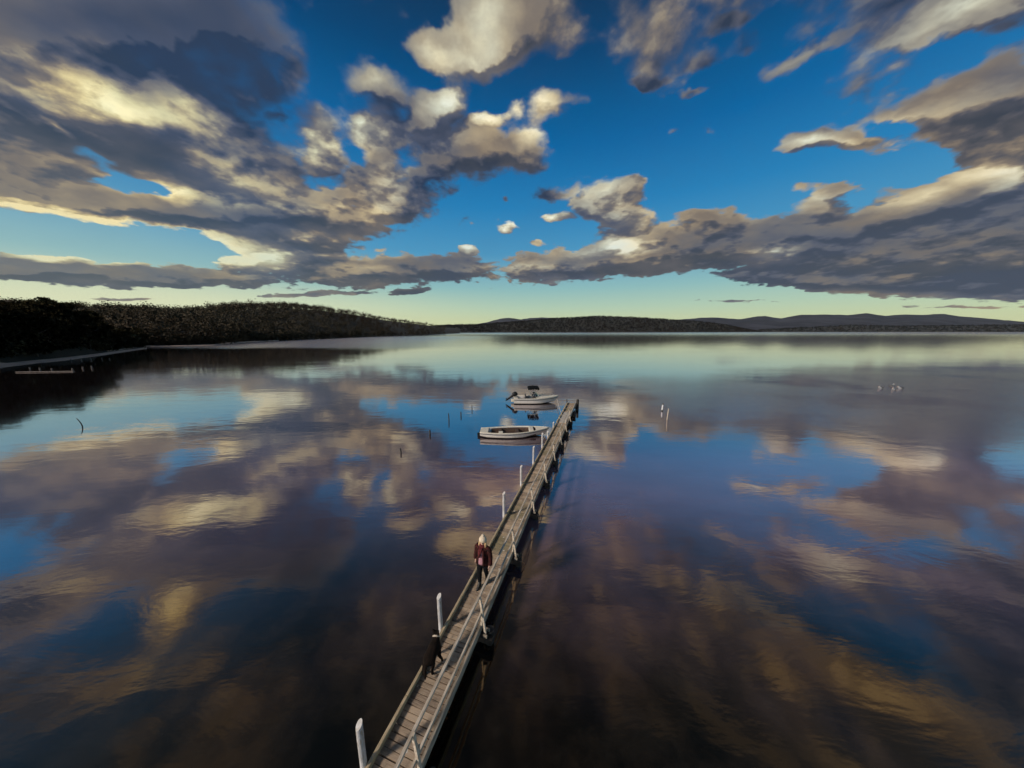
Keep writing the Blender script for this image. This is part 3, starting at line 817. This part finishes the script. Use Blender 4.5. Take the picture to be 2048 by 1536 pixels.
# person, facing the camera end of the jetty (-y in jetty coordinates)
pr_scale = .96
pr = tag(empty('person', jl(.0, 7.16, DK), -ALPHA + math.radians(-8)), 'person in a cream bobble hat, dark red jacket and black trousers walking along the jetty', 'person')
nodes = [(0, 0, .90, .13, .10),            # 0 pelvis
         (0, -.01, 1.06, .115, .085), (0, -.01, 1.24, .14, .10), (0, 0, 1.36, .10, .08), (0, -.005, 1.43, .05), # 1..4 neck
         (0, -.02, 1.485, .062, .07), (0, -.015, 1.54, .076, .088), (0, -.005, 1.60, .070, .082),         # 5 jaw 6 face 7 crown
         (0, -.105, 1.525, .014),                                                                      # 8 nose
         ]
edges = [(0, 1), (1, 2), (2, 3), (3, 4), (4, 5), (5, 6), (6, 7), (6, 8)]
def add(nd, parent_i):
    nodes.append(nd); edges.append((parent_i, len(nodes) - 1)); return len(nodes) - 1
hands = {}
for s in (-1, 1):
    a = add((s * .13, 0, 1.34, .040), 3); a = add((s * .19, .01 * s, 1.28, .04), a)
    a = add((s * .235, .015 - s * .02, 1.08, .038), a)
    a = add((s * .250, -.03 - s * .03, .86, .026), a)
    a = add((s * .255, -.045 - s * .03, .81, .030, .016), a)
    pm = add((s * .256, -.052 - s * .03, .765, .032, .015), a)
    for k_, (fy, L) in enumerate(((-.030, .070), (-.010, .080), (.010, .074), (.028, .058))):
        f1 = add((s * .258, -.052 - s * .03 + fy, .735, .0095), pm)
        f2 = add((s * .250, -.056 - s * .03 + fy, .735 - L * .55, .0085), f1)
        add((s * .236, -.060 - s * .03 + fy * .9, .735 - L, .0070), f2)
    t1 = add((s * .245, -.085 - s * .03, .785, .011), a); add((s * .236, -.102 - s * .03, .752, .009), t1)
for s, fy in ((-1, -.15), (1, .13)):        # stride: one leg forward, one back
    a = add((s * .085, 0, .84, .088), 0); a = add((s * .075, fy * .45 - .03, .48, .060), a)
    a = add((s * .055, fy, .11, .040), a); a = add((s * .055, fy - .07, .045, .028, .022), a)
skin('body', nodes, edges, M['skin'], pr); pr.scale = (pr_scale * 1.05, pr_scale, pr_scale)
k = MB()
k.ellip([(0, .0, .80, .235, .165), (0, 0, .86, .232, .165), (0, 0, .98, .205, .150), (0, 0, 1.10, .195, .142), (0, 0, 1.24, .205, .145), (0, 0, 1.33, .205, .125), (0, 0, 1.385, .150, .10), (0, -.003, 1.42, .085, .080)], 20)
for s in (-1, 1):
    k.tube([(s * .11, 0, 1.365), (s * .16, 0, 1.35), (s * .21, .005, 1.28), (s * .255, .018 - s * .02, 1.07), (s * .272, -.02 - s * .025, .90), (s * .272, -.03 - s * .03, .845)], [.055, .074, .078, .068, .062, .060], 12)
for s in (-1, 1):     # collar wings and open front edges
    k.beam((s * .085, -.150, 1.34), (s * .105, -.172, .82), .05, .02, (0, 1, 0))
k.build('jacket', M['jacket'], pr, smooth=True)
k = MB()
rings = []
for z, w, yy in ((.835, .095, .185), (.92, .092, .176), (1.05, .080, .162), (1.18, .070, .158), (1.30, .062, .150), (1.38, .050, .115)):
    rings.append([Vector((w * math.sin(a), -yy * (.80 + .20 * math.cos(a)) * 1.0, z)) for a in np.linspace(-math.pi / 2, math.pi / 2, 9)] + [Vector((0, -.08, z))])
k.loft(rings); k.build('top', M['pink'], pr, smooth=True)
k = MB()
k.ellip([(0, 0, .72, .165, .125), (0, 0, .80, .185, .140), (0, 0, .90, .19, .145)], 16)
for s, fy in ((-1, -.15), (1, .13)):
    k.tube([(s * .085, 0, .86), (s * .085, fy * .25 - .02, .66), (s * .075, fy * .5 - .03, .46), (s * .062, fy * .85, .24), (s * .056, fy, .10)], [.112, .098, .073, .062, .056], 12)
k.build('trousers', M['trousers'], pr, smooth=True)
for s, fy in ((-1, -.15), (1, .13)):
    k = MB(); k.loft([[Vector((s * .056 + rx * math.cos(a), fy + oy + ry * math.sin(a), z)) for a in np.linspace(0, 2 * math.pi, 13)[:-1]] for z, rx, ry, oy in ((.0, .048, .135, -.065), (.03, .050, .138, -.065), (.065, .045, .10, -.035), (.11, .052, .062, 0), (.20, .058, .062, 0))])
    k.build('boot', M['boot'], pr, smooth=True)
k = MB()
k.ellip([(0, -.01, 1.365, .10, .098), (0, -.012, 1.395, .118, .118), (0, -.012, 1.425, .108, .110), (0, -.01, 1.455, .078, .082)], 16)
k.tube([(-.02, -.115, 1.39), (-.025, -.170, 1.30), (-.015, -.192, 1.20), (-.01, -.198, 1.11)], [.036, .040, .036, .030], 8)
k.tube([(.03, -.115, 1.39), (.022, -.165, 1.31), (.012, -.186, 1.24)], [.032, .036, .028], 8)
k.build('scarf', M['scarf'], pr, smooth=True)
k = MB()
k.ellip([(0, .02, 1.545, .112, .110), (0, .01, 1.572, .118, .122), (0, .0, 1.61, .116, .120), (0, .005, 1.66, .098, .102), (0, .01, 1.695, .06, .065), (0, .01, 1.705, .02, .02)], 18)
k.ellip([(0, .01, 1.695, .02, .02), (0, .01, 1.705, .04, .04), (0, .01, 1.73, .050, .050), (0, .01, 1.755, .04, .04), (0, .01, 1.77, .012, .012)], 12)
k.build('bobble_hat', M['hat'], pr, smooth=True)
k = MB()
for s in (-1, 1):
    k.tube([(s * .080, .01, 1.575), (s * .098, -.01, 1.50), (s * .105, -.03, 1.42), (s * .100, -.055, 1.34)], [.030, .036, .036, .018], 8)
k.tube([(0, .07, 1.56), (0, .10, 1.48), (0, .10, 1.38)], [.07, .075, .05], 10)
k.build('hair', M['hair'], pr, smooth=True)
for s in (-1, 1):
    MB().ellip([(s * .030, -.098, 1.538, .002, .002), (s * .030, -.098, 1.543, .009, .006), (s * .030, -.098, 1.550, .009, .006), (s * .030, -.098, 1.554, .002, .002)], 8).build('eye', M['eye'], pr, smooth=True)

# dog, facing away from the camera
M['fur'] = mat('dark_brown_fur', (.012, .007, .005), .95, col2=(.005, .004, .003), scale=18, stretch=(1, .3, 1), bump=1.0, spec=.15)
M['collar'] = mat('pale_collar', (.45, .38, .30), .7, var=.2)
dg = tag(empty('dog', jl(-.245, 4.62, DK), -ALPHA + math.radians(4)), 'dark brown dog with a pale collar standing by the left kerb of the jetty', 'dog')
nodes = [(0, -.04, .44, .135, .145), (0, .10, .43, .135, .135), (0, .25, .43, .150, .165), (0, .36, .47, .125, .135), (-.02, .42, .53, .090, .085),
         (-.04, .465, .575, .076, .076), (-.085, .51, .575, .060, .058), (-.155, .545, .548, .040, .036), (-.20, .565, .538, .030, .026)]
edges = [(i, i + 1) for i in range(8)]
def add(nd, parent_i):
    nodes.append(nd); edges.append((parent_i, len(nodes) - 1)); return len(nodes) - 1
for s in (-1, 1):
    a = add((s * .060 - .035, .465, .645, .034, .018), 5); add((s * .085 - .035, .46, .715, .010), a)
for s, oy in ((-1, -.03), (1, .03)):
    a = add((s * .095, -.09 + oy, .34, .085, .095), 0); a = add((s * .10, -.03 + oy, .23, .052), a); a = add((s * .10, -.14 + oy, .15, .032), a)
    a = add((s * .10, -.125 + oy, .04, .028), a); add((s * .10, -.065 + oy, .026, .034, .026), a)
for s, oy in ((-1, .02), (1, -.04)):
    x2 = .19 if s > 0 else .09
    a = add((s * .10, .29, .32, .072), 2); a = add((s * (x2 + .10) / 2, .26 + oy, .22, .044), a); a = add((s * x2, .29 + oy, .12, .030), a)
    a = add((s * x2, .29 + oy, .04, .026), a); add((s * x2, .34 + oy, .026, .033, .026), a)
a = add((0, -.19, .41, .035), 0); a = add((0, -.26, .31, .040), a); a = add((.02, -.28, .20, .034), a); add((.03, -.30, .12, .014), a)
skin('body', nodes, edges, M['fur'], dg); dg.scale = (.98, .86, .90)
k = MB(); c0 = Vector((-.025, .435, .548)); ax = Vector((-.03, .13, .11)).normalized()
k.tube([c0 - ax * .02, c0 - ax * .019, c0 + ax * .019, c0 + ax * .02], [.07, .093, .090, .07], 16)
k.build('collar', M['collar'], dg, smooth=False)

# ------------------------------------------------------------------ boats
def hull_paint(name, wl=.06):
    m = bpy.data.materials.new(name); m.use_nodes = True
    t = m.node_tree; p = t.nodes['Principled BSDF']; q = G(t)
    co = q.n('ShaderNodeTexCoord').outputs['Object']; sx = q.n('ShaderNodeSeparateXYZ'); t.links.new(co, sx.inputs[0])
    n = q.noise(co, 3.0, 6, .65)
    c = q.mix(q.rng(n, .45, .75, 0, .5), (.66, .63, .60), (.45, .40, .34))
    z = q.m('ADD', sx.outputs[2], q.m('MULTIPLY', q.m('SUBTRACT', n, .5), .05))
    c = q.mix(q.m('MULTIPLY', q.rng(z, wl + .16, wl + .02), .35), c, (.30, .26, .18))
    c = q.mix(q.rng(sx.outputs[2], wl + .005, wl), c, (.012, .012, .012))
    t.links.new(c, p.inputs['Base Color']); p.inputs['Roughness'].default_value = .38
    return m
M['hull'] = hull_paint('white_hull_paint', .09)
M['black'] = mat('black_canvas', (.007, .008, .010), .95, var=.4, bump=.4, spec=.1)
M['motor'] = mat('black_motor', (.009, .010, .012), .5, var=.2, spec=.25)
M['trim'] = mat('dark_trim', (.035, .035, .04), .6)
M['steel'] = mat('stainless_tube', (.55, .55, .55), .3, metal=.9)
M['brownwood'] = mat('varnished_floor', (.085, .050, .034), .7, col2=(.045, .028, .020), scale=6, stretch=(.4, 3, 1), bump=.3)
M['cream'] = mat('cream_gelcoat', (.66, .62, .52), .5, var=.15)
M['glass'] = mat('tinted_screen', (.03, .04, .045), .08)
M['rope'] = mat('pale_rope', (.62, .57, .50), .9, var=.3, scale=60)

def hull(L, bm_, sheer, keel, floor, rim, parent, n=26, transom=.86, power=2.3, rise=.35, rake=.35):
    """stations from transom (x=0) to bow (x=L), sheer(s) keel(s) give heights"""
    rings = []
    def half(s):
        b = bm_ / 2 * (transom + (1 - transom) * math.sin(min(1, s / .45) * math.pi / 2))
        return b * (1 - max(0, (s - .45) / .55) ** power)
    outer = []
    for i in range(n + 1):
        s = i / n * .995; b = max(half(s), .015); zs = sheer(s); zk = keel(s); x = s * L
        bi = max(b - rim, .008); zf = min(max(floor, zk + .08), zs - .02)
        fl = max(0, (s - .45) / .55)
        sec = [(0, zk), (b * .5 * (1 - .35 * fl), zk + .10 + .10 * fl), (b * .86 * (1 - .25 * fl), max(.05, zk + .18) + .10 * fl), (b * .95 * (1 - .10 * fl), (zs + .12) / 2 + .05), (b, zs)]
        inn = [(bi, zs + .012), (max(bi - .03, .006), zf + (zs - zf) * .5), (max(bi - .07, .004), zf), (0, zf)]
        half_pts = sec + inn
        def X(z): return x + rake * s ** 3 * (z - zs)          # raked stem
        ring = [Vector((X(z), y_, z)) for y_, z in half_pts] + [Vector((X(z), -y_, z)) for y_, z in reversed(half_pts[1:-1])]
        rings.append(ring); outer.append((x, b, zs))
    MB().loft(rings).build('hull', M['hull'], parent, smooth=False)
    me_ = parent.children[-1].data
    return outer, half

def strake(outer, dz, out, w, m, name, parent, top=False):
    k = MB()
    for s in (-1, 1):
        k.tube([(x, s * (b + out), z + dz) for x, b, z in outer[:-1]] + [(outer[-1][0] + .01, 0, outer[-1][2] + dz)], w, 6)
    return k.build(name, m, parent, smooth=True)

def deck_patch(outer, half_, i0, i1, zoff, crown, m, name, parent, inset=.0):
    rings = []
    for x, b, z in outer[i0:i1]:
        bb = max(b - inset, .01)
        rings.append([Vector((x, bb * u_, z + zoff + crown * (1 - u_ * u_))) for u_ in np.linspace(-1, 1, 9)] + [Vector((x, bb * .9 * u_, z + zoff - .03)) for u_ in np.linspace(1, -1, 5)])
    return MB().loft(rings).build(name, m, parent, smooth=False)

# motorboat
A = at(1026, 806, 0); B = at(1118, 795, .9)
mbt = tag(empty('motorboat', (.22, 33.15, 0), math.radians(1.0)), 'white motorboat with a black canopy and a tilted black outboard, moored beyond the jetty', 'boat')
outer, hf = hull(5.15, 2.0, lambda s: .64 + .14 * s ** 1.8, lambda s: -.22 + .10 * s + .85 * max(0, s - .55) ** 1.7 * 1.5, .22, .09, mbt, transom=.9, power=2.4, rake=.55)
strake(outer, -.13, .012, .028, M['trim'], 'rubbing_strake', mbt)
strake(outer, .015, .0, .030, M['cream'], 'gunwale', mbt)
deck_patch(outer, hf, 13, 27, .02, .10, M['cream'], 'foredeck', mbt)
MB().box((.24, 0, .56), (.42, 1.62, .16), bev=.03).box((.10, .62, .69), (.30, .34, .14), bev=.03).build('stern_bench', M['cream'], mbt)
MB().box((1.55, .45, .48), (.5, .48, .40), bev=.05).box((1.34, .45, .80), (.10, .46, .40), bev=.04).build('seat', M['trim'], mbt)
MB().box((1.55, -.45, .48), (.5, .48, .40), bev=.05).box((1.34, -.45, .80), (.10, .46, .40), bev=.04).build('seat', M['trim'], mbt)
k = MB()
w0 = [Vector((2.42, -.80, .80)), Vector((2.75, -.50, .86)), Vector((2.86, 0, .88)), Vector((2.75, .50, .86)), Vector((2.42, .80, .80))]
w1_ = [Vector((2.22, -.72, 1.12)), Vector((2.48, -.44, 1.22)), Vector((2.56, 0, 1.24)), Vector((2.48, .44, 1.22)), Vector((2.22, .72, 1.12))]
k.loft([w0 + [v - Vector((.02, 0, 0)) for v in reversed(w0)], w1_ + [v - Vector((.02, 0, 0)) for v in reversed(w1_)]])
wsn = k.build('windscreen', M['glass'], mbt)
MB().tube(w1_, .018, 6).tube(w0, .018, 6).build('windscreen_frame', M['steel'], wsn)
MB().box((2.30, .42, .72), (.35, .62, .38), bev=.05).build('console', M['trim'], mbt)
# folded canopy on its frame
rings = []
for u_ in np.linspace(0, 1, 9):
    x = 1.62 + 1.25 * u_; zc = 1.72 + .06 * math.sin(u_ * math.pi); th = .07 + .05 * math.sin(u_ * math.pi * 3) ** 2
    rings.append([Vector((x, .82 * math.cos(a), zc + (.05 * math.sin(a) + (th if math.sin(a) > 0 else -th * .8)))) for a in np.linspace(0, 2 * math.pi, 15)[:-1]])
MB().loft(rings).build('canopy', M['black'], mbt, smooth=True)
k = MB()
for s in (-1, 1):
    k.tube([(2.0, s * .90, .75), (1.75, s * .84, 1.72)], .018, 6).tube([(2.0, s * .90, .75), (2.65, s * .84, 1.74)], .018, 6).tube([(2.45, s * .85, .85), (2.30, s * .80, 1.8)], .014, 6)
k.build('canopy_frame', M['steel'], mbt)
k = MB()
for s in (-1, 1):
    pts = [(x, s * max(b - .10, 0.02), z + (.24 if 0 < j_ < 7 else .05)) for j_, (x, b, z) in enumerate(outer[17:26])]
    k.tube(pts, .014, 6)
    for p_ in pts[1:-1:2]: k.tube([p_, (p_[0], p_[1], p_[2] - .25)], .011, 5)
k.build('bow_rail', M['steel'], mbt)
ob = MB()
ob_parent = None
tl = math.radians(52)
Rm = Matrix.Rotation(tl, 3, 'Y')
def ox(p): return Rm @ Vector(p) + Vector((-.10, 0, .74))
k = MB()
k.loft([[ox((x_ + rx * math.cos(a), ry * math.sin(a), z_)) for a in np.linspace(0, 2 * math.pi, 15)[:-1]] for x_, z_, rx, ry in ((-.10, .08, .15, .13), (-.10, .14, .26, .20), (-.10, .36, .28, .21), (-.07, .56, .24, .18), (-.05, .64, .12, .09))])
mo = k.build('outboard_motor', M['motor'], mbt, smooth=True)
k = MB()
k.loft([[ox((x_ + rx * math.cos(a), ry * math.sin(a), z_)) for a in np.linspace(0, 2 * math.pi, 13)[:-1]] for x_, z_, rx, ry in ((-.10, .14, .15, .11), (-.11, -.20, .13, .09), (-.12, -.60, .10, .06), (-.13, -.85, .07, .03), (-.10, -1.0, .05, .015))])
k.box(ox((-.16, 0, -.52)), (.34, .22, .02), Rm)
k.build('leg', M['motor'], mo, smooth=False)
k = MB(); hb = ox((-.30, 0, -.74))
k.tube([ox((.02, 0, -.74)), ox((-.16, 0, -.74)), ox((-.34, 0, -.74))], [.02, .06, .035], 10)
for j_ in range(3):
    a = j_ * 2.094; rad = Vector((0, math.cos(a), math.sin(a))); tg = Vector((0, -math.sin(a), math.cos(a)))
    k.add([ox(Vector((-.28, 0, -.74)) + rad * .04 - tg * .03), ox(Vector((-.25, 0, -.74)) + rad * .17 - tg * .06), ox(Vector((-.31, 0, -.74)) + rad * .18 + tg * .05), ox(Vector((-.30, 0, -.74)) + rad * .04 + tg * .03)], [(0, 1, 2, 3)])
k.build('propeller', M['motor'], mo)
MB().box((-.16, 0, .30), (.34, .55, .30), bev=.05).build('motor_bracket', M['cream'], mbt)

# open boat
obt = tag(empty('open_boat', (-2.50, 22.15, 0), math.radians(1.0)), 'long white open boat with brown inside and thwarts, moored nearer than the motorboat', 'boat')
outer, hf = hull(5.45, 1.75, lambda s: .40 + .05 * (1 - s) ** 2 + .26 * s ** 2.2, lambda s: -.16 + .42 * max(0, s - .5) ** 1.6 * 2 + .16 * max(0, .18 - s) / .18, .14, .085, obt, transom=.62, power=2.1, rake=.5)
strake(outer, -.085, .012, .020, M['trim'], 'rubbing_strake', obt)
strake(outer, .018, -.02, .034, M['cream'], 'gunwale', obt)
deck_patch(outer, hf, 0, 4, .015, .03, M['cream'], 'stern_deck', obt, .02)
deck_patch(outer, hf, 21, 27, .015, .03, M['cream'], 'foredeck', obt, .01)
rings = []
for x, b, z in outer[4:22]:
    bb = max(b - .16, .05); rings.append([Vector((x, -bb, .165)), Vector((x, bb, .165)), Vector((x, bb, .15)), Vector((x, -bb, .15))])
MB().loft(rings).build('floor', M['brownwood'], obt)
k = MB()
for s in (-1, 1):
    k.loft([[Vector((x, s * (max(b - .165, .05)), .17)), Vector((x, s * (max(b - .125, .06)), z - .03)), Vector((x, s * (max(b - .135, .052)), z - .03)), Vector((x, s * (max(b - .18, .04)), .17))] for x, b, z in outer[4:22]])
k.build('inner_lining', M['brownwood'], obt)
for x in (1.55, 2.9): MB().box((x, 0, .36), (.24, 1.52, .035), bev=.01).build('thwart', M['brownwood'], obt)
MB().box((1.62, -.30, .40), (.34, .30, .08), bev=.03).build('cushion', M['cream'], obt)
MB().box((4.02, 0, .47), (.34, .98, .34), bev=.05).build('bow_box', M['cream'], obt)
MB().box((-.13, 0, .06), (.24, .05, .42), bev=.015).box((-.02, 0, .36), (.10, .14, .22), bev=.015).build('rudder', M['motor'], obt)

def sag(a, b, d, n=10):
    a = Vector(a); b = Vector(b)
    return [a.lerp(b, i / n) - Vector((0, 0, d * 4 * (i / n) * (1 - i / n))) for i in range(n + 1)]
bow = mbt.matrix_basis @ Vector((5.0, 0, .42)) if False else Vector((.22 + 5.02, 33.15 + .09, .45))
tag(MB().tube(sag(bow, jl(-.50, 26.9, .62), .10), .022, 6).build('mooring_rope', M['rope'], smooth=True), 'pale rope from the motorboat bow down to the far end of the jetty', 'rope')
bow = Vector((-2.50 + 5.36, 22.15 + .09, .55))
tag(MB().tube(sag(bow, jl(-.52, 18.3, .95), .12), .018, 6).build('mooring_rope', M['rope'], smooth=True), 'pale rope from the open boat bow to a white post on the jetty', 'rope')

# ------------------------------------------------------------------ stakes, posts and birds
def stake(px, py, h, r, label, lean=(0, 0), m='grey_timber', top=None, name='stake', group='old stakes in the water left of the jetty'):
    p = at(px, py, 0)
    k = MB().tube([(-lean[0] * .5, -lean[1] * .5, -1.0), (0, 0, 0), (lean[0] * .55, lean[1] * .5, h * .55), (lean[0], lean[1], h)], [r * 1.15, r, r * .95, r * .7], 8)
    o = k.build(name, M[m], smooth=False, loc=p); tag(o, label, 'stake', group)
    return o
stake(802, 906, .34, .055, 'low dark stake farthest left and nearest of the row beside the open boat', (-.02, 0))
stake(860, 869, .40, .070, 'thick short black stake in the row left of the open boat, second from the left')
stake(898, 841, .70, .050, 'tall thin dark stake in the middle of the row left of the boats', (-.02, 0))
stake(922, 832, .44, .055, 'short dark stake just right of the tall thin one left of the boats')
stake(944, 819, .50, .045, 'dark stake standing nearest to the motorboat outboard, last of the row')
p = at(165, 853, 0)
tag(MB().tube([(.02, 0, -1), (0, 0, 0), (-.06, 0, .28), (-.17, 0, .52), (-.33, 0, .74)], [.045, .04, .036, .030, .022], 8).build('crooked_branch', M['grey_timber'], loc=p, smooth=True),
    'thin crooked branch leaning out of the calm water at the far left', 'branch')
p = at(1324, 822, 0)
rt = tag(empty('channel_marker', p), 'short stout marker post with a white upper half right of the jetty', 'post')
MB().tube([(-.03, 0, -1), (0, 0, .12)], [.085, .08], 10).build('base', M['dark_timber'], rt)
MB().tube([(0, 0, .12), (.02, 0, .66)], [.070, .066], 10).build('upper_half', M['white_post'], rt)
MB().tube([(.02, 0, .70), (.022, 0, .80)], [.06, .05], 10).build('cap', M['dark_timber'], rt)
p = at(1334, 839, 0)
tag(MB().tube([(-.06, 0, -1.2), (0, 0, 0), (.05, 0, 1.05)], [.05, .044, .036], 8).build('thin_pole', M['rail'], loc=p), 'thin pale pole leaning beside the white topped marker post', 'pole')

proto = None
rows = [(60, 738), (80, 739), (104, 740), (145, 740), (166, 738), (184, 737), (142, 722), (163, 721), (182, 720), (204, 719), (219, 719)]
for i, (x, y_) in enumerate(rows):
    p = at(x, y_, 0)
    if proto is None:
        proto = MB().tube([(0, 0, -.8), (0, 0, .05), (.02, 0, .62)], [.15, .14, .11], 9).build('old_post', M['old_post']); o = proto
    else:
        o = proto.copy(); COL.objects.link(o)
    o.location = p; o.rotation_euler = (R.uniform(-.06, .06), R.uniform(-.06, .06), R.uniform(0, 6)); o.scale = (1, 1, R.uniform(.6, 1.05))
    row = 'nearer' if i < 6 else 'farther'
    nth = (['leftmost', 'second from the left', 'third from the left', 'fourth from the left', 'fifth from the left', 'rightmost'] if i < 6 else ['leftmost', 'second from the left', 'middle one', 'second from the right', 'rightmost'])[i % 6 if i < 6 else i - 6]
    tag(o, 'bleached post stump off the pale beach, %s in the %s row' % (nth, row), 'post', 'post stumps of the %s row off the beach' % row)
a = at(33, 744, .12); b = at(148, 742.5, .12)
tag(MB().beam(a, b, .35, .14).build('fallen_beam', M['old_post']), 'long low timber lying at the water surface behind the nearer row of stumps', 'beam')
a = at(36, 719, .75); b = at(150, 718, .75)

M['feather'] = mat('white_feathers', (.30, .31, .33), .8, var=.15)
M['wing'] = mat('black_wing', (.015, .015, .018), .7)
M['bill'] = mat('pale_bill', (.60, .42, .33), .6)
def make_bird():
    r = empty('pelican')
    k = MB()
    k.loft([[Vector((x, ry * math.cos(a), z + rz * math.sin(a))) for a in np.linspace(0, 2 * math.pi, 13)[:-1]] for x, z, ry, rz in
            ((-.52, .20, .03, .02), (-.40, .16, .12, .07), (-.20, .12, .20, .14), (.05, .12, .23, .17), (.25, .14, .18, .15), (.36, .20, .09, .10))])
    k.tube([(.26, 0, .20), (.34, 0, .30), (.30, 0, .38), (.28, 0, .44), (.34, 0, .50), (.40, 0, .49)], [.12, .08, .06, .06, .068, .05], 9)
    k.build('body', M['feather'], r, smooth=True)
    for s in (-1, 1):
        k = MB(); k.loft([[Vector((x, s * (y0 + .02 * math.cos(a)), z + rz * math.sin(a))) for a in np.linspace(0, 2 * math.pi, 9)[:-1]] for x, y0, z, rz in ((-.54, .05, .21, .02), (-.36, .14, .21, .06), (-.10, .21, .21, .08), (.12, .20, .20, .05))])
        k.build('wing', M['wing'], r, smooth=True)
    MB().tube([(.42, 0, .48), (.54, 0, .38), (.66, 0, .28)], [.035, .032, .010], 8).build('bill', M['bill'], r, smooth=True)
    return r
bird = make_bird()
for i, (x, y_, rz, lb) in enumerate([(1761, 777, 190, 'white and black pelican floating at the left end of the group'), (1783, 772, 5, 'white and black pelican floating farthest out in the group'),
                                 (1787, 780, 200, 'white and black pelican floating nearest in the group, low in the middle'), (1801, 777.5, 170, 'white and black pelican floating at the right end of the group')]):
    o = bird if i == 0 else copy_tree(bird)
    o.location = at(x, y_, 0) - Vector((0, 0, .03)); o.rotation_euler = (0, 0, math.radians(rz)); o.scale = (.78,) * 3
    tag(o, lb, 'bird', 'pelicans floating at the right')

# ------------------------------------------------------------------ air
me = bpy.data.meshes.new('haze')
hx, hz0, hz1 = 16500.0, -3.0, 680.0
P8 = [(x, y, z) for z in (hz0, hz1) for x, y in ((-hx, -2000), (hx, -2000), (hx, 15000), (-hx, 15000))]
me.from_pydata(P8, [], [(0, 3, 2, 1), (4, 5, 6, 7), (0, 1, 5, 4), (1, 2, 6, 5), (2, 3, 7, 6), (3, 0, 4, 7)]); me.update()
hm = bpy.data.materials.new('air'); hm.use_nodes = True
t = hm.node_tree; t.nodes.clear()
pv = t.nodes.new('ShaderNodeVolumePrincipled'); pv.inputs['Color'].default_value = (.80, .88, 1.0, 1); pv.inputs['Density'].default_value = 0.5e-5
ot = t.nodes.new('ShaderNodeOutputMaterial'); t.links.new(pv.outputs[0], ot.inputs['Volume'])
tag(link('haze', me, hm), kind='stuff')
